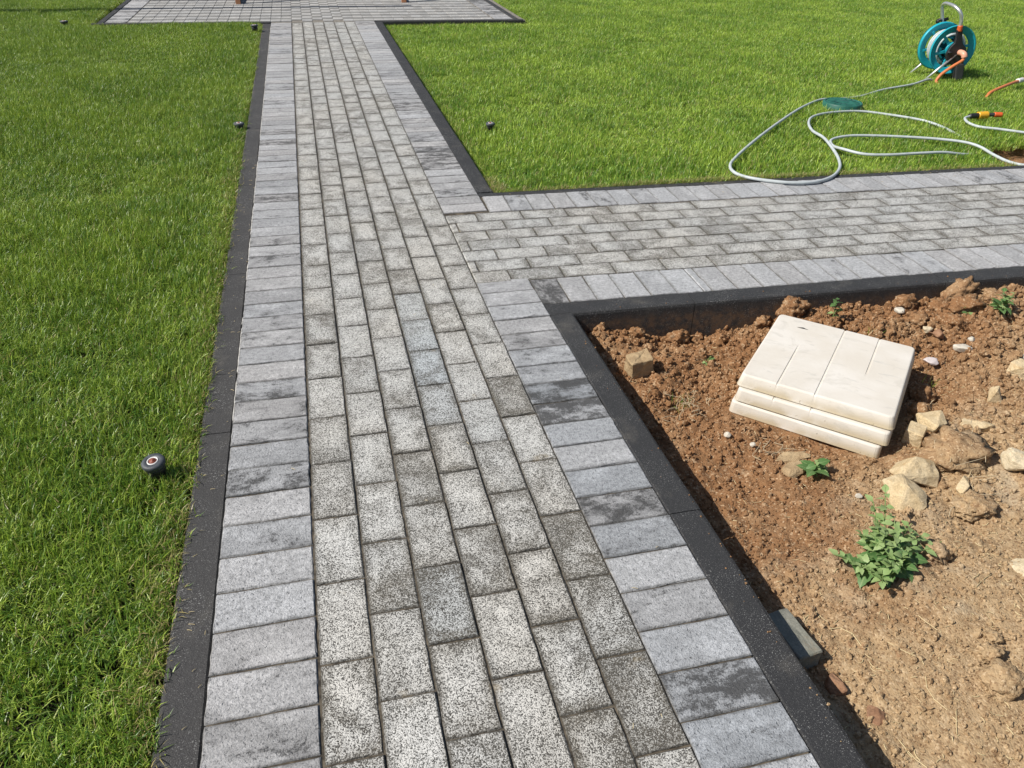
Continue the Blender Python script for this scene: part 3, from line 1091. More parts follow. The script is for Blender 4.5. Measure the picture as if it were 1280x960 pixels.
# thatch of dry blades along the side path's lawn rim
tp = [grass_template(700 + i, 18, .02, .012, .040, .0022, .55, .95) for i in range(5)]
pts = []
for _ in range(1500):
    x = 1.1 + rng.random() * 2.9 if rng.random() < .4 else rng.normal(2.3, .35)
    if not 1.1 < x < 4: continue
    pts.append((x, sk(x, 2.260) + abs(rng.normal(0, .012)), GZ + .034))
for _ in range(120):
    pts.append((1.09 + abs(rng.normal(0, .02)), 2.27 + abs(rng.normal(0, .09)), GZ + .03))
for _ in range(500):
    pts.append((-.078 - abs(rng.normal(0, .03)), rng.uniform(-.7, 3.0), -.018))
pts = [p for p in pts if not in_poly(p[0], p[1], HOLE)]
pts = np.array(pts)
scatter_object("dry_grass", tp, pts, np.stack([rng.normal(0, .2, len(pts)), rng.normal(0, .2, len(pts)), rng.uniform(0, 6.28, len(pts))], 1),
               np.ones((len(pts), 3)) * rng.uniform(.7, 1.2, (len(pts), 1)), M['grass'], "dry straw coloured blades along the kerbs")

# bare soil where the lawn is cut open
bm = bmesh.new()
n_ = 48
def pz(u, v):
    e = min(1, min(u, 1 - u, v, 1 - v) / .10)
    return -.066 - e * .042 + e * (.016 * noise.noise(Vector((u * 9, v * 7, 3))) + .009 * noise.noise(Vector((u * 24, v * 18, 7))))
g_ = [[bm.verts.new((3.86 + .9 * i / n_, 2.12 + .58 * j / n_, pz(i / n_, j / n_))) for j in range(n_ + 1)] for i in range(n_ + 1)]
for i in range(n_):
    for j in range(n_):
        bm.faces.new((g_[i][j], g_[i + 1][j], g_[i + 1][j + 1], g_[i][j + 1]))
tag(obj("soil_patch", bm, M['soil'], None, True), "bare tan soil in the cut-open corner of the lawn", kind="structure")


# ------------------------------------------------------------------ stones and clods
def rock_bm(seed, dims, npts=16, cuts=2, rough_=.06, boxy=.5):
    rr = random.Random(seed)
    bm = bmesh.new()
    if npts == 8:                                    # a squared block: eight shifted corners
        for cx in (-1, 1):
            for cy in (-1, 1):
                for cz in (-1, 1):
                    bm.verts.new((dims[0] / 2 * cx * rr.uniform(.78, 1.05), dims[1] / 2 * cy * rr.uniform(.78, 1.05), dims[2] / 2 * cz * rr.uniform(.85, 1.02)))
        npts = 0
    for _ in range(npts):
        v = Vector((rr.gauss(0, 1), rr.gauss(0, 1), rr.gauss(0, 1))).normalized()
        m = max(abs(v.x), abs(v.y), abs(v.z))
        v = v * (1 - boxy) + v / m * boxy * .8
        v *= rr.uniform(.86, 1.05)
        bm.verts.new((v.x * dims[0] / 2, v.y * dims[1] / 2, v.z * dims[2] / 2))
    res = bmesh.ops.convex_hull(bm, input=bm.verts)
    bmesh.ops.delete(bm, geom=[g for g in res['geom_interior'] if isinstance(g, bmesh.types.BMVert)], context='VERTS')
    bmesh.ops.bevel(bm, geom=list(bm.edges), offset=min(dims) * .035, segments=1, affect='EDGES')
    bmesh.ops.triangulate(bm, faces=bm.faces)
    for _ in range(cuts):
        long = [e for e in bm.edges if e.calc_length() > min(dims) * .16]
        if long: bmesh.ops.subdivide_edges(bm, edges=long, cuts=1)
        bmesh.ops.triangulate(bm, faces=bm.faces)
    bm.normal_update()
    s = max(dims)
    for v in bm.verts:
        p = v.co / s
        d = noise.noise(p * 3.1 + Vector((seed, 0, 0))) * .6 + noise.noise(p * 8 + Vector((0, seed, 0))) * .35 + noise.noise(p * 20 + Vector((0, 0, seed))) * .2
        v.co += v.normal * d * rough_ * s
    return bm


def clod_bm(seed, dims, lumpy=.28, sub=4):
    bm = bmesh.new()
    bmesh.ops.create_icosphere(bm, subdivisions=sub, radius=.5)
    for v in bm.verts:
        p = v.co.normalized()
        o = Vector((seed * 3.1, seed * 1.7, seed * .9))
        d = noise.noise(p * 1.6 + o) * .75 + noise.noise(p * 3.6 + o) * .55 + noise.noise(p * 8 + o) * .38 + noise.noise(p * 17 + o) * .20
        q = p * (.5 + d * lumpy)
        v.co = Vector((q.x * dims[0], q.y * dims[1], q.z * dims[2]))
    return bm


def place_stone(name, label, cat, x, y, dims, seed, mat, rz=0, sink=.3, group=None, npts=16, boxy=.5, tilt=(0, 0), smooth=False, rough_=.05, dz=0):
    z = smooth_z(x, y) + dims[2] * (.5 - sink) + dz
    o = obj(name, rock_bm(seed, dims, npts, 2, rough_, boxy), mat, None, smooth, (x, y, z), (tilt[0], tilt[1], rz))
    return tag(o, label, cat, group)


def place_clod(label, x, y, dims, seed, rz=0, sink=.3, lumpy=.28, mat=None, tilt=(0, 0)):
    z = smooth_z(x, y) + dims[2] * (.5 - sink)
    o = obj("soil_clod", clod_bm(seed, dims, lumpy), mat or M['soil'], None, True, (x, y, z), (tilt[0], tilt[1], rz))
    return tag(o, label, "clod", "clods lying on the bed")


ST_G = "pale stones in the bed"
place_stone("stone", "small cube shaped tan stone on its own near the inner kerb corner", "stone", 1.232, .777, (.085, .065, .085), 9, M['brownstone'], .15, .18, ST_G, 8, .95, (.12, -.10), rough_=.11)
place_stone("stone", "largest pale yellow stone, flat topped, just off the slab stack corner", "stone", 1.775, .135, (.165, .150, .105), 5, M['lime'], -.3, .30, ST_G, 11, .8, rough_=.035)
place_stone("stone", "pale stone with sloping face right behind the big weed", "stone", 1.655, .045, (.180, .160, .105), 8, M['lime'], .5, .3, ST_G, 10, .8, (.22, -.05), rough_=.035)
place_stone("stone", "brown tan angular stone beside the shaded slab edge", "stone", 1.985, .325, (.115, .10, .08), 12, M['lime'], .2, .25, ST_G, 11, .7, (.2, 0), rough_=.045)
place_stone("stone", "small bright yellow squared stone touching the slab stack", "stone", 1.885, .275, (.062, .055, .055), 14, M['lime'], .7, .2, ST_G, 8, .9, rough_=.03)
place_stone("stone", "wedge of pale stone under the root filled clod", "stone", 1.875, .055, (.115, .06, .05), 17, M['lime'], .6, .35, ST_G, 14, .4)
place_stone("stone", "upright grey tan chunk on bare soil, casting a short shadow", "stone", 2.275, .395, (.10, .08, .08), 21, M['lime'], .4, .25, ST_G, 9, .7, rough_=.04)
place_stone("stone", "half buried pale stone with only its top showing", "stone", 2.115, .29, (.115, .09, .06), 24, M['lime'], 0, .55, ST_G, 16, .4)
place_stone("stone", "layered cream stone with a dark underside by the frame edge", "stone", 2.075, .085, (.15, .11, .075), 27, M['pale'], .2, .25, ST_G, 16, .5, (0, .12))
place_stone("stone", "rounded sandy stone beyond the upright chunk", "stone", 2.455, .505, (.10, .10, .07), 29, M['lime'], 0, .35, ST_G, 20, .4)
place_stone("stone", "flat whitish stone cut off by the lower frame edge", "stone", 1.80, -.255, (.085, .15, .05), 31, M['pale'], .2, .4, ST_G, 16, .6)
place_stone("stone_flake", "upper of two flat brownish stone flakes before the slabs", "stone", 1.505, .290, (.135, .055, .026), 33, M['brownstone'], -.05, .2, "flat flakes by the slabs", 16, .6)
place_stone("stone_flake", "lower of two flat brownish stone flakes before the slabs", "stone", 1.475, .232, (.10, .06, .028), 35, M['brownstone'], .5, .2, "flat flakes by the slabs", 16, .6)
place_stone("stone", "grey green squared stone leaning against the kerb, half in shade", "stone", 1.150, -.290, (.075, .125, .075), 38, M['greystone'], .16, .42, None, 8, 1.0, (.05, .10), rough_=.035)
place_stone("stone", "reddish stone in the kerb shadow below the grey stone", "stone", 1.20, -.40, (.05, .06, .045), 40, M['redstone'], .3, .5, None, 16, .5)
place_stone("brick_fragment", "small brick red fragment by the nearest kerb end", "brick fragment", 1.235, -.475, (.05, .05, .03), 42, M['redstone'], .3, .55, None, 18, .8)
place_stone("brick_fragment", "rusty red chip among the clods beyond the slabs", "brick fragment", 2.35, .762, (.055, .045, .045), 44, M['redstone'], .3, .2, None, 18, .6)
place_stone("stone", "pale chip next to the rusty red chip", "stone", 2.325, .795, (.045, .04, .03), 45, M['pale'], .3, .2, ST_G, 16, .5)
PB = "small light pebbles in the bed"
for lb, x, y, d, sd_, mt in (("white oval pebble just past the slab corner", 2.227, .637, (.055, .042, .026), 50, 'pinkpebble'), ("cream triangular pebble right of the white oval", 2.374, .669, (.07, .05, .03), 51, 'pebble'),
                             ("round white pebble near the shaded kerb wall", 2.288, .905, (.042, .038, .034), 52, 'pebble'), ("lone white pebble left of the slabs in open soil", 1.364, .408, (.026, .024, .02), 53, 'pebble'),
                             ("small grey pebble by the slab flakes", 1.42, .36, (.02, .018, .015), 54, 'pebble'), ("small cream pebble among the clods by the red chip", 2.43, .70, (.03, .028, .022), 55, 'pebble'),
                             ("cream pebble in the loose tilth past the pink one", 2.52, .56, (.026, .026, .02), 56, 'pebble'), ("tiny pale pebble near the flat slab face", 1.575, .085, (.022, .018, .014), 57, 'pebble')):
    place_stone("pebble", lb, "pebble", x, y, d, sd_, M[mt], rnd.uniform(0, 3), .02, PB, 26, .2, smooth=True, rough_=.02, dz=.004)

place_clod("lumpy brown clod against the kerb behind the slab stack", 1.895, .982, (.105, .085, .085), 1, .2, .2)
place_clod("low dark clod left of the lumpy kerb clod", 1.79, .985, (.07, .05, .05), 2, .5, .3)
place_clod("round clod lying in front of the kerb wall", 2.35, .955, (.085, .075, .075), 3, .1, .2, .2)
place_clod("long sausage shaped clod lying askew by the kerb", 2.57, .955, (.165, .07, .07), 4, .25, .15, .22, None, (0, -.3))
place_clod("broad flattened clod below the long one", 2.53, .868, (.14, .09, .06), 5, .1, .3)
place_clod("small crumbly clod tucked into the inner kerb corner", 1.30, .985, (.06, .05, .045), 6, .2, .25)
place_clod("crumbly clod halfway along the kerb wall", 1.46, .972, (.085, .06, .055), 7, .5, .25)
place_clod("small clod touching the slab's far corner", 2.20, .72, (.06, .055, .055), 8, .5, .2)
place_clod("big clod full of roots between the pale stones", 1.945, .175, (.19, .15, .095), 9, .2, .3, .24)
place_clod("brown clod resting on the angular stone", 1.99, .385, (.07, .055, .05), 10, .2, .05, .2)
place_clod("brown flat clod right of the wedge stone", 1.855, -.005, (.12, .085, .05), 11, .4, .4)
place_clod("dark edged clod alone on the dry crust", 1.525, -.475, (.085, .075, .055), 12, .4, .25, .2)
place_clod("small crumb beside the hole in the dry crust", 1.545, -.415, (.05, .045, .04), 13, .4, .25)
place_clod("tiny clod past the small crumb", 1.585, -.38, (.032, .03, .025), 14, .4, .25)
place_clod("clod at the foot of the far weed", 2.45, .90, (.07, .065, .06), 15, .9, .25)
place_clod("clod in the loose tilth past the slab stack", 2.33, .85, (.075, .06, .05), 16, .9, .3)
place_clod("clod half way between red chip and weed", 2.44, .80, (.085, .07, .055), 17, 1.9, .35)
place_clod("shaded clod in the slab stack's shadow", 2.095, .50, (.08, .07, .06), 18, .9, .3)
place_clod("rough clod right of the big weed", 1.62, -.135, (.08, .06, .05), 19, 1.9, .3)
place_clod("clod at the back under the seedling cluster", 2.68, .90, (.09, .07, .05), 20, 1.2, .35)

# loose crumbs
def crumb_template(seed):
    bm = bmesh.new()
    bmesh.ops.create_icosphere(bm, subdivisions=2, radius=.5)
    V = []
    for v in bm.verts:
        p = v.co.normalized()
        V.append(p * (.5 + .22 * noise.noise(p * 1.7 + Vector((seed, 0, 0))) + .14 * noise.noise(p * 4 + Vector((0, seed, 0)))))
    V = np.array([tuple(a) for a in V])
    F = [tuple(v.index for v in f.verts) for f in bm.faces]
    bm.free()
    return V, F, np.zeros((len(V), 4))


pts, sc_ = [], []
while len(pts) < 36000:
    x, y = rng.uniform(1.09, 3.1), rng.uniform(-.9, 1.01)
    c_ = max(0, min(1, (x - 1.5) * .55 + (y - .1) * .9))
    d_ = max(0, min(1, (x * .62 - y * .95 - .9) * 1.6))
    if rng.random() > .80 + .20 * c_ - .35 * d_: continue
    a_, b_ = (x - 1.765) * Dx[0] + (y - .55) * Dx[1], (x - 1.765) * Dy[0] + (y - .55) * Dy[1]
    if abs(a_) < .24 and abs(b_) < .26: continue
    s = .0020 + .0036 * rng.random() ** 1.5 + .0110 * rng.random() ** 7 * (1 + 1.5 * c_)
    pts.append((x, y, soil_z(x, y) + s * .18))
    sc_.append((s * rng.uniform(.8, 1.4), s * rng.uniform(.8, 1.3), s * rng.uniform(.6, 1)))
for _ in range(60):
    if rng.random() < .6: x, y, z_ = 1.079 - abs(rng.normal(0, .022)), rng.uniform(-.6, .95), .0006
    else:
        x = rng.uniform(1.1, 3.0)
        y, z_ = sk(x, 1.032 + abs(rng.normal(0, .022))), .0010
    s = .0018 + .0042 * rng.random() ** 3
    if x < 1.004: continue
    pts.append((x, y, z_ + s * .2))
    sc_.append((s, s, s * .8))
scatter_object("soil_crumbs", [crumb_template(i * 2.7) for i in range(5)], np.array(pts), rng.uniform(0, 6.28, (len(pts), 3)), np.array(sc_), M['soil'], "loose crumbs of soil over the bed")

# straw and root bits
bm = bmesh.new()
for k_ in range(2300):
    x, y = rng.uniform(1.10, 2.9), rng.uniform(-.75, 1.0)
    if k_ > 500 and x * .62 - y * .95 < .55 + rng.random() * .5: continue
    a_, b_ = (x - 1.765) * Dx[0] + (y - .55) * Dx[1], (x - 1.765) * Dy[0] + (y - .55) * Dy[1]
    if abs(a_) < .25 and abs(b_) < .27: continue
    ln = rng.uniform(.004, .016) if rng.random() < .93 else rng.uniform(.02, .075)
    d = rng.uniform(0, 6.28)
    bend = rng.normal(0, .5)
    P_ = []
    for s in range(4):
        px_, py_ = x + ln * s / 3 * math.cos(d + bend * s / 3), y + ln * s / 3 * math.sin(d + bend * s / 3)
        P_.append((px_, py_, soil_z(px_, py_) + .0025))
    add_tube(bm, P_, rng.uniform(.0005, .0011), 4)
tag(obj("straw", bm, M['straw']), "pale bits of straw and root on the soil", kind="stuff")
bm = bmesh.new()
for (x, y, n_) in ((1.945, .165, 12), (1.90, .06, 6), (1.325, .61, 14), (2.12, .52, 10), (1.47, .35, 8), (1.33, .56, 8)):
    for _ in range(n_):
        d = rng.uniform(0, 6.28)
        ln = rng.uniform(.03, .085)
        x0_, y0_ = x + rng.normal(0, .03), y + rng.normal(0, .03)
        zb = max(soil_z(x0_, y0_), smooth_z(x0_, y0_)) + (.045 if abs(x - 1.945) < .01 else .004)
        P_ = [(x0_ + ln * s / 4 * math.cos(d + s * rng.normal(0, .25)), y0_ + ln * s / 4 * math.sin(d + s * .2), zb + rng.uniform(0, .018) * (1 - abs(s - 2) / 2)) for s in range(5)]
        add_tube(bm, catmull(P_, 2), .0009, 4)
tag(obj("dry_roots", bm, M['root']), "thin dry roots curling out of the soil", kind="stuff")

bm = bmesh.new()
for k_ in range(150):
    if k_ % 2: continue
    if k_ < 95: x, y, zb = -.002 - abs(rng.normal(0, .035)), rng.uniform(-.6, 3.2), -.0085
    elif k_ < 125: x, y, zb = rng.uniform(.0, 1.0), rng.uniform(-.7, 3.0), .0025
    else: x, y, zb = rng.uniform(1.1, 3.6), 0, .0035
    if k_ >= 125: y = sk(x, 2.2 - abs(rng.normal(0, .06)))
    if x < -.078: continue
    ln, d = rng.uniform(.004, .013), rng.uniform(0, 6.28)
    P_ = [(x + ln * q * math.cos(d), y + ln * q * math.sin(d), zb + .0012 * math.sin(q * 3)) for q in (0, .33, .66, 1)]
    add_tube(bm, P_, .0006, 4)
tag(obj("grass_clippings", bm, M['straw']), "dry grass clippings scattered on kerbs and paving", kind="stuff")

# ------------------------------------------------------------------ white concrete slabs
def slab_bm(W, H, T, flare, grooves=True, rc=.016):
    g, gd = .0036, .0026
    prof = [(-.0, -.0050), (.0014, -.0022), (.0034, -.0005), (.0062, 0)]

    def lines(Lg, cuts):
        ex_ = [.013, .018]
        a = [p for p, _ in prof] + ex_ + [Lg - p for p in ex_] + [Lg - p for p, _ in reversed(prof)]
        for c in cuts:
            a += [c * Lg - g, c * Lg - g * .55, c * Lg + g * .55, c * Lg + g]
        return sorted(a)
    ux = lines(W, (.25, .5, .75) if grooves else ())
    vy = lines(H, ()) + [H * .5 - .002, H * .5 + .002]
    vy += [H * k / 10 for k in range(1, 10) if k != 5]
    vy = sorted(vy)

    def ph(d):
        for (p0, z0), (p1, z1) in zip(prof, prof[1:]):
            if d <= p1 + 1e-9: return z0 + (z1 - z0) * max(0, (d - p0) / (p1 - p0))
        return 0.0
    bm = bmesh.new()
    G = []
    for u in ux:
        row = []
        for v in vy:
            z = min(ph(min(u, W - u)), ph(min(v, H - v)))
            if grooves:
                for c, v0, v1 in ((.25, 0, .5), (.5, 0, 1), (.75, .5, 1)):
                    if abs(u - c * W) < g * .8 and v0 * H - .003 <= v <= v1 * H + .003:
                        z -= gd
            uu, vv = u, v
            cu = rc if u < rc else (W - rc if u > W - rc else None)
            cv = rc if v < rc else (H - rc if v > H - rc else None)
            if cu is not None and cv is not None:
                du, dv = u - cu, v - cv
                m_, l_ = max(abs(du), abs(dv)), math.hypot(du, dv)
                if l_ > 0: uu, vv = cu + du * m_ / l_, cv + dv * m_ / l_
            row.append(bm.verts.new((uu - W / 2, vv - H / 2, z)))
        G.append(row)
    for i in range(len(ux) - 1):
        for j in range(len(vy) - 1):
            bm.faces.new((G[i][j], G[i + 1][j], G[i + 1][j + 1], G[i][j + 1]))
    loop = [G[i][0] for i in range(len(ux))] + [G[-1][j] for j in range(1, len(vy))] + [G[i][-1] for i in range(len(ux) - 2, -1, -1)] + [G[0][j] for j in range(len(vy) - 2, 0, -1)]

    def down(lp, k, z):
        out = []
        for v in lp:
            x, y = v.co.x, v.co.y
            out.append(bm.verts.new((x * (1 + 2 * k / W), y * (1 + 2 * k / H), z)))
        n = len(lp)
        for i in range(n):
            bm.faces.new((lp[i], out[i], out[(i + 1) % n], lp[(i + 1) % n]))
        return out
    l1 = down(loop, flare * .75, -T * .78)
    l2 = down(l1, flare * .25, -T * .92)
    l3 = down(l2, -.004, -T)
    bm.faces.new(l3)
    bmesh.ops.recalc_face_normals(bm, faces=bm.faces)
    return bm


D3 = Vector((.719, -.695, 0)).normalized()
N3 = Vector((D3.y, -D3.x, 0))            # towards the viewer's side of the stack
slz = math.atan2(D3.y, D3.x)
SLG = "white slabs stacked on the soil"
c1 = Vector((1.775, .566, -.001))
for lb, off, side_, z, rz, gr, fl in (("top slab of the white stack, its grooved face up", 0, 0, -.001, 0, True, .008), ("middle white slab, jutting slightly out under the top one", .021, .004, -.0435, -.008, True, .005),
                                      ("lowest white slab, resting on the soil", .030, -.004, -.0870, -.02, False, .003)):
    p = c1 + N3 * off + D3 * side_
    o = obj("concrete_slab", slab_bm(.432, .458, .0415, fl, gr), M['slab'], None, False, (p.x, p.y, z), (.0, .002 if z < -.01 else .0, slz + rz))
    tag(o, lb, "slab", SLG)
# chip in the top slab's face: a small dark nick laid into the surface
bm = bmesh.new()
ch_ = [(-.011, -.001), (-.004, .0012), (.001, .0035), (.0055, .0012), (.012, -.0008), (.004, -.0012), (-.004, -.0016)]
add = [bm.verts.new((x, y, 0)) for x, y in [(a * 1.7, b * 1.9) for a, b in ch_]]
bm.faces.new(add)
top_slab = [o for o in bpy.data.objects if o.name == "concrete_slab"][0]
obj("chip", bm, M['darkwood'], top_slab, False, (-.125, .160, .0006))

# ------------------------------------------------------------------ weeds
def leaf_mesh(name, Lf, Wd, mat, teeth=True):
    """diamond leaf with a few teeth and a fold along its midrib, growing along +x."""
    out = [(0, 0), (.12, .10), (.28, .34), (.40, .50), (.52, .40), (.60, .42), (.72, .26), (.80, .24), (.92, .08), (1.0, 0)] if teeth else [(0, 0), (.15, .22), (.35, .45), (.6, .40), (.85, .18), (1, 0)]
    bm = bmesh.new()
    mid = [bm.verts.new((u * Lf, 0, .12 * Lf * u * (1 - u) * 2 - .14 * Lf * u * u)) for u, _ in out]
    for sgn in (1, -1):
        ed = [mid[0]] + [bm.verts.new((u * Lf, sgn * wv * Wd, mid[i].co.z + .18 * wv * Wd)) for i, (u, wv) in enumerate(out) if 0 < i < len(out) - 1] + [mid[-1]]
        for i in range(len(out) - 1):
            q = [mid[i], mid[i + 1], ed[i + 1], ed[i]] if sgn < 0 else [mid[i], ed[i], ed[i + 1], mid[i + 1]]
            q2 = []
            for v in q:
                if v not in q2: q2.append(v)
            if len(q2) >= 3: bm.faces.new(q2)
    return mesh_of(bm, name, mat, True)


LEAVES = [leaf_mesh("leaf", .042, .028, M['leaf']), leaf_mesh("leaf", .034, .022, M['leaf']), leaf_mesh("leaf", .024, .013, M['leaf'], False), leaf_mesh("leaf", .026, .016, M['leaf_pale'])]


def weed(label, x, y, stems, group=None, leaves=None, scale=1.0, seed=1, pale=.2, top=None):
    rr = random.Random(seed)
    z0 = soil_z(x, y) - .004
    t = thing("weed", label, "weed", (x, y, z0), 0, group)
    for (dx, dy, dz, nl) in stems:
        P_ = catmull([(0, 0, 0), (dx * .45 + rr.uniform(-.01, .01), dy * .45 + rr.uniform(-.01, .01), dz * .62), (dx, dy, dz)], 6)
        bm = bmesh.new()
        add_tube(bm, P_, lambda q: .0022 * scale * (1.05 - .7 * q), 5)
        obj("stem", bm, M['stem'], t)
        nl = int(nl * (1.45 if seed == 4 else 1))
        for k in range(nl):
            f = .22 + .78 * (k + rr.random() * .5) / nl
            f = min(f, 1)
            p = P_[min(int(f * (len(P_) - 1)), len(P_) - 1)]
            me = LEAVES[3] if rr.random() < pale * f * 1.6 else rr.choice(LEAVES[:2] if f < .75 or rr.random() < .5 else LEAVES[1:3])
            a = k * 2.4 + rr.uniform(-.5, .5)
            o = link("leaf", me, t, p, (rr.uniform(-.45, .45), rr.uniform(-.65, .35) , a))
            s = scale * rr.uniform(.75, 1.2) * (1.1 - .35 * f)
            o.scale = (s, s, s)
    return t


WG = "weeds growing in the bed"
weed("biggest weed, a bushy green plant in front of the pale stone", 1.47, -.165, [(-.12, .035, .05, 16), (-.085, -.01, .045, 15), (-.06, -.06, .045, 15), (-.02, -.035, .06, 16), (.03, -.01, .06, 16), (.08, .02, .055, 16), (.135, .05, .05, 16), (.10, .065, .075, 15), (.05, .07, .095, 17), (0, .07, .10, 18), (-.05, .055, .085, 17), (-.01, .02, .085, 15), (.07, .145, .125, 12), (.03, .135, .11, 11), (.17, .03, .035, 10)], WG, seed=4, pale=.75, scale=1.26)
weed("small leafy weed in front of the white slabs", 1.53, .205, [(.0, .01, .05, 8), (.02, .0, .035, 5), (-.015, .0, .03, 5)], WG, seed=5, scale=1.15, pale=.3)
weed("slim weed standing up behind the slab stack against the kerb", 2.015, .905, [(-.01, .0, .09, 9), (.02, .0, .05, 6)], WG, seed=6, scale=.8, pale=.1)
weed("wide low weed at the back near the kerb wall", 2.615, .80, [(.05, .01, .06, 10), (-.03, -.02, .045, 8), (.02, .03, .07, 9), (.075, .03, .06, 7)], WG, seed=7, scale=1.3, pale=.4)
weed("little pale weed next to the wide low one", 2.495, .83, [(0, 0, .05, 6), (.03, .0, .045, 5)], WG, seed=8, scale=1.0, pale=.9)
weed("tiny seedling on open soil beside the slab stack", 1.493, .80, [(-.02, 0, .02, 4), (.015, .01, .025, 4)], WG, seed=9, scale=.65, pale=.9)

tp_ = []
for nm, lb, x, y, n_ in (("grass_tuft", "thin yellowed grass tuft in the hollow near the main kerb", 1.315, .615, 22), ("grass_tuft", "thin green grass tuft behind the slab stack", 2.105, .80, 18), ("grass_tuft", "dry grass tuft in the shade beside the slabs", 2.14, .53, 20)):
    v_, f_, c_ = grass_template(900 + len(tp_), n_, .03, .035, .075, .0018, .45, .8)
    tp_.append(0)
    me = bpy.data.meshes.new(nm)
    me.from_pydata([tuple(a) for a in v_], [], f_)
    a = me.attributes.new("col", 'FLOAT_COLOR', 'POINT')
    a.data.foreach_set("color", np.ascontiguousarray(c_, dtype=np.float32).ravel())
    me.materials.append(M['grass'])
    tag(link(nm, me, None, (x, y, smooth_z(x, y))), lb, "grass tuft", "grass tufts in the bed")

# ------------------------------------------------------------------ grey hose on the lawn
HZ = .001
H1 = [(5.02, 4.22, -.02), (4.944, 4.183, -.004), (4.719, 4.074, -.012), (4.411, 3.983, -.02), (4.1, 3.823, -.022), (3.866, 3.76, -.016), (3.71, 3.712, -.006), (3.421, 3.487, HZ), (3.05, 3.145, HZ), (2.704, 2.802, HZ), (2.459, 2.539, HZ), (2.379, 2.428, HZ), (2.34, 2.315, .004),
      (2.35, 2.224, .009), (2.419, 2.15, .0105), (2.536, 2.087, .0115), (2.664, 2.082, .0115), (2.794, 2.145, .0105), (2.914, 2.266, .006), (3.012, 2.415, HZ), (3.089, 2.58, HZ), (3.158, 2.792, .006), (3.199, 2.975, HZ), (3.277, 3.146, HZ),
      (3.395, 3.284, HZ), (3.581, 3.367, -.002), (3.801, 3.385, -.007), (3.951, 3.299, -.012), (4.07, 3.177, -.014), (4.12, 3.089, -.018), (4.142, 2.969, -.026), (4.137, 2.821, -.04), (4.10, 2.68, -.046), (4.0, 2.55, -.046), (3.861, 2.471, -.026),
      (3.704, 2.459, -.003), (3.545, 2.456, HZ), (3.345, 2.46, HZ), (3.219, 2.497, HZ), (3.162, 2.598, HZ), (3.17, 2.71, -.012), (3.215, 2.799, -.004), (3.346, 2.837, HZ), (3.496, 2.82, HZ), (3.673, 2.765, HZ), (3.838, 2.695, HZ), (3.959, 2.608, HZ), (3.998, 2.52, -.004),
      (3.985, 2.399, -.012), (3.972, 2.265, -.012), (4.02, 2.185, -.01), (4.22, 2.17, -.02), (4.5, 2.2, -.03), (4.74, 2.42, -.02), (4.68, 2.62, -.01), (4.488, 2.727, HZ), (4.393, 2.816, HZ), (4.307, 2.886, HZ), (4.305, 2.981, HZ), (4.344, 3.063, .003), (4.406, 3.093, .006)]
hs = thing("garden_hose", "grey garden hose looping over the lawn from the reel", "hose")
bm = bmesh.new()
add_tube(bm, catmull([(a, b, c - .004 * (c < .003)) for a, b, c in H1], 7), .0082, 10)
obj("hose_tube", bm, M['hose'], hs, True)
def seg_tube(nm, mat, a, b, r, par, smooth=True):
    bm = bmesh.new()
    a, b = Vector(a), Vector(b)
    add_tube(bm, [a, a + (b - a) * .08, a + (b - a) * .92, b], r, 12)
    return obj(nm, bm, mat, par, smooth)
seg_tube("connector", M['black'], (4.400, 3.091, .006), (4.470, 3.096, .008), .0165, hs)
seg_tube("connector_collar", M['yellow'], (4.468, 3.096, .008), (4.535, 3.094, .010), .023, hs)
seg_tube("nozzle_barrel", M['darkgrey'], (4.53, 3.094, .010), (4.585, 3.083, .012), .012, hs)
seg_tube("nozzle_tip", M['orange'], (4.58, 3.084, .012), (4.625, 3.07, .013), .016, hs)

# ------------------------------------------------------------------ hose reel
reel = thing("hose_reel", "turquoise and black hose reel with aluminium handle standing on the lawn", "hose reel", (5.286, 4.263, 0), math.atan2(-.16, .987))
CX, CZ, RF = -.09, .178, .176
YN, YF = .045, .205
mat_y = lambda y: Matrix.Translation((CX, y, CZ)) @ Matrix.Rotation(R(90), 4, 'X')     # lathe axis -> -y


def flange(y, sgn):
    bm = bmesh.new()
    prof = [(RF - .050, 0), (RF - .044, .008 * sgn), (RF - .008, .010 * sgn), (RF, .022 * sgn), (RF + .001, .004 * sgn), (RF - .002, -.006 * sgn), (RF - .010, -.004 * sgn), (RF - .046, -.004 * sgn)]
    add_lathe(bm, prof, 40, mat_y(y), close=True)
    f = obj("flange", bm, M['turq'], reel, True)
    for k in range(6):
        a = k * math.pi / 3 + .25
        bm = bmesh.new()
        vs = add_box(bm, .048, RF - .030, -.013, .013, -.006, .006, .003)
        for v in bm.verts:
            x, yy, z = v.co
            wv = yy * (1.0 - .35 * (x - .05) / .12)
            v.co = Vector((CX + x * math.cos(a) - wv * math.sin(a), y + z, CZ + x * math.sin(a) + wv * math.cos(a)))
        obj("spoke", bm, M['turq'], f)
    bm = bmesh.new()
    add_lathe(bm, [(0, .010), (.050, .010), (.056, .004), (.056, -.006), (0, -.006)], 28, mat_y(y))
    obj("hub", bm, M['turq'], f, True)
flange(YN, 1)
flange(YF, -1)
bm = bmesh.new()
for k in range(10):
    a = k * math.pi / 5
    vs = add_box(bm, -.012, .012, YN, YF, -.004, .004)
    for v in vs:
        x, yy, z = v.co
        v.co = Vector((CX + (.088 + z) * math.cos(a) - x * math.sin(a), yy, CZ + (.088 + z) * math.sin(a) + x * math.cos(a)))
obj("drum", bm, M['turq'], reel)
bm = bmesh.new()
pts = []
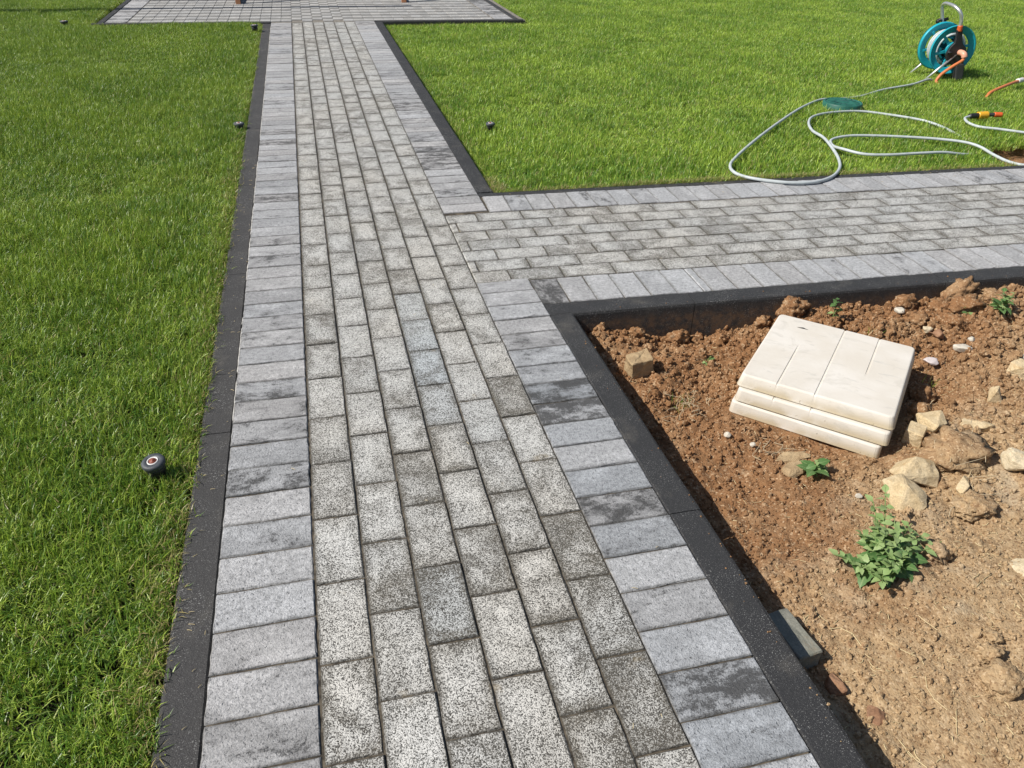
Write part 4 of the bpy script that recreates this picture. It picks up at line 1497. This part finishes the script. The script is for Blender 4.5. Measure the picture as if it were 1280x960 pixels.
for layer, rr_ in ((0, .103), (1, .121)):
    turns = 6.6 if layer == 0 else 4.2
    n_ = int(turns * 30)
    for i in range(n_):
        a = 2 * math.pi * i / 30
        f = i / n_
        yy = (YN + .020 + (YF - YN - .04) * f) if layer == 0 else (YF - .022 - (YF - YN) * .62 * f)
        pts.append((CX + rr_ * math.cos(a), yy, CZ + rr_ * math.sin(a)))
add_tube(bm, pts, .0092, 8)
obj("wound_hose", bm, M['hose'], reel, True)
# side plates and feet
poly = [(-.122, .325), (-.080, .328), (-.062, .262), (-.040, .225), (-.008, .200), (.012, .160), (.006, .10), (.028, .02), (.036, -.046), (-.036, -.046), (-.052, .06), (-.095, .080), (-.140, .112), (-.152, .155), (-.136, .205), (-.112, .235), (-.112, .27)]
for nm, y0, y1 in (("side_plate", -.006, .018), ("side_plate", .232, .252)):
    bm = bmesh.new()
    add_prism(bm, poly, y0, y1)
    bmesh.ops.bevel(bm, geom=list(bm.edges), offset=.003, segments=1, affect='EDGES')
    obj(nm, bm, M['black'], reel)
    yc = (y0 + y1) / 2
    bm = bmesh.new()
    add_tube(bm, [(-.101, yc, .315), (-.101, yc, .322), (-.103, yc, .350), (-.104, yc, .356)], .019, 14)
    obj("collar", bm, M['orange'] if y0 < .1 else M['black'], reel, True)
    bm = bmesh.new()
    add_box(bm, -.034, .032, y0 - .012, y1 + .004, -.05, .085, .010)
    for v in bm.verts:
        v.co.x += (v.co.z) * -.22
    obj("foot", bm, M['darkgrey'], reel)
    bm = bmesh.new()
    add_tube(bm, [(-.07, yc - .004, .15), (-.275, yc - .01, -.046)], .0095, 10)
    obj("leg", bm, M['alu'], reel, True)
hp = catmull([(-.104, .006, .345), (-.112, .006, .40), (-.135, .012, .448), (-.158, .055, .478), (-.165, .12, .488), (-.165, .19, .486), (-.155, .235, .462), (-.135, .242, .41), (-.110, .242, .345)], 6)
bm = bmesh.new()
add_tube(bm, hp, .0125, 12)
obj("handle", bm, M['alu'], reel, True)
bm = bmesh.new()
add_tube(bm, [(-.150, .242, .362), (-.112, .242, .362), (-.075, .242, .372)], .012, 8)
add_tube(bm, [(-.16, .242, .352), (-.145, .242, .352)], .016, 8)
obj("handle_lock", bm, M['black'], reel, True)
bm = bmesh.new()
add_tube(bm, catmull([(-.052, -.006, .166), (-.05, -.035, .168), (-.045, -.060, .160), (-.04, -.068, .140)], 4), .022, 12)
obj("inlet_elbow", bm, M['salmon'], reel, True)
bm = bmesh.new()
add_tube(bm, [(-.15, -.006, .168), (-.135, -.016, .166), (-.118, -.018, .164)], .008, 8)
obj("screw_knob", bm, M['black'], reel, True)

# orange supply hose: off the reel, through the grass and away to the side
def reel_pt(x, y, z):
    c, s = .987, -.16
    return (5.286 + c * x - s * y, 4.263 + s * x + c * y, z)
oh = thing("supply_hose", "orange supply hose running from the reel inlet through the grass", "hose")
P_ = [reel_pt(-.04, -.066, .150), reel_pt(-.055, -.075, .12), reel_pt(-.12, -.09, .085), reel_pt(-.19, -.11, .045), reel_pt(-.23, -.12, .01), reel_pt(-.245, -.13, -.030), reel_pt(-.22, -.2, -.054), (5.0, 3.80, -.056), (5.06, 3.71, -.052), (5.12, 3.725, -.010), (5.284, 3.79, .014), (5.487, 3.890, .022), (5.60, 3.935, .025), (5.75, 3.99, .02), (6.0, 4.1, .0)]
bm = bmesh.new()
add_tube(bm, catmull(P_, 6), .0115, 10)
obj("hose_tube", bm, M['orange_hose'], oh, True)
seg_tube("connector", M['whitepl'], (5.50, 3.896, .023), (5.56, 3.919, .025), .0185, oh)
seg_tube("connector_sleeve", M['salmon'], (5.56, 3.919, .025), (5.66, 3.958, .025), .0165, oh)

# ------------------------------------------------------------------ green valve box lid
lid = thing("valve_cover", "round dark green valve box lid set in the lawn by the hose", "cover", (3.79, 3.565, -.003))
bm = bmesh.new()
add_lathe(bm, [(.128, -.05), (.128, .008), (.124, .013), (.112, .013), (.110, .010), (.110, -.02)], 44)
obj("rim", bm, M['lid'], lid, True)
bm = bmesh.new()
add_lathe(bm, [(.108, -.02), (.108, .009), (.104, .012), (.050, .016), (.046, .013), (.040, .013), (.036, .017), (0, .018)], 44)
d_ = obj("lid", bm, M['lid'], lid, True)
for k in range(16):
    a = k * math.pi / 8
    bm = bmesh.new()
    vs = add_box(bm, .056, .10, -.0025, .0025, .011, .0178)
    for v in vs:
        x, y, z = v.co
        v.co = Vector((x * math.cos(a) - y * math.sin(a), x * math.sin(a) + y * math.cos(a), z - (x - .05) * .05))
    obj("rib", bm, M['lid'], d_)

# ------------------------------------------------------------------ sprinklers
def sprinkler(label, x, y, h, r, tilt=(0, 0), bright=False):
    t = thing("sprinkler", label, "sprinkler", (x, y, GZ + (.014 if x < .5 else 0)), 0, "pop-up sprinklers in the lawn")
    t.rotation_euler = (tilt[0], tilt[1], 0)
    bm = bmesh.new()
    add_lathe(bm, [(0, -.02), (r * .72, -.02), (r * .72, h * .55), (r * .80, h * .62), (r * .80, h - .006), (0, h - .006)], 24)
    obj("body", bm, M['black'], t, True)
    bm = bmesh.new()
    add_lathe(bm, [(0, h - .006), (r * .94, h - .006), (r, h - .002), (r, h + .004), (r * .92, h + .0075), (r * .52, h + .008), (r * .50, h + .0065), (0, h + .0065)], 32)
    c = obj("cap", bm, M['capgrey'], t, True)
    bm = bmesh.new()
    add_lathe(bm, [(r * .36, h + .0066), (r * .40, h + .0088), (r * .47, h + .0088), (r * .50, h + .0066)], 28)
    obj("ring", bm, M['whitepl'], c, True)
    bm = bmesh.new()
    add_lathe(bm, [(r * .32, h + .0066), (r * .30, h + .0092), (r * .14, h + .0092), (r * .12, h + .0115), (0, h + .012)], 20)
    obj("nozzle", bm, M['rustred'], c, True)
    return t


sprinkler("black sprinkler with grey cap and red nozzle, nearest in the lawn", -.163, .440, .060, .0275, (.12, -.08))
sprinkler("low sprinkler head hidden in grass at the path edge", -.122, 3.60, .046, .030, (0, .05))
sprinkler("raised black sprinkler in the far lawn corner by the terrace", -.135, 6.96, .074, .033, (0, 0))
sprinkler("flat sprinkler head left of the terrace corner", -1.86, 7.49, .055, .036, (0, 0))
sprinkler("lone sprinkler head in the lawn past the side path", 1.318, 3.42, .047, .027, (.05, 0))

# ------------------------------------------------------------------ wooden swing frame on the terrace and an unseen beam added for the shadow across it
sw = thing("garden_swing", "brown wooden swing frame with its feet on the terrace", "swing", (.55, 8.77, 0))
for sx in (-.917, .917):
    for fy in (0, 1.5):
        bm = bmesh.new()
        add_box(bm, -.026, .026, -.026, .026, 0, 2.02, .003)
        for v in bm.verts:
            v.co.y += fy + (.75 - fy) * v.co.z / 2.0
            v.co.x += sx
        obj("leg", bm, M['wood'], sw)
    bm = bmesh.new()
    add_box(bm, sx - .018, sx + .018, .05, 1.46, .02, .06, .003)
    obj("bottom_rail", bm, M['darkwood'], sw)
bm = bmesh.new()
add_box(bm, -1.05, 1.05, .70, .80, 2.0, 2.1, .004)
obj("top_beam", bm, M['wood'], sw)
bm = bmesh.new()
for k in range(5):
    add_box(bm, -.6, .6, .52 + .1 * k, .60 + .1 * k, .45, .475)
obj("seat", bm, M['wood'], sw)
for sx in (-.58, .58):
    bm = bmesh.new()
    add_tube(bm, [(sx, .75, 2.02), (sx, .75, .46)], .006, 6)
    obj("hanger", bm, M['darkwood'], sw)
sh_beam = thing("shadow_beam", "unseen timber beam on posts, added to cast the shadow line over the terrace", "shadow_beam", (-4.9, 8.36, 0))  # stands out of view, put in only to throw the long shadow
for x in (0, 1.6):
    bm = bmesh.new()
    add_box(bm, x - .05, x + .05, -.05, .05, -.06, 2.0, .004)
    obj("post", bm, M['wood'], sh_beam)
bm = bmesh.new()
add_box(bm, -.3, 4.35, -.04, .04, 2.0, 2.08, .004)
obj("beam", bm, M['wood'], sh_beam)
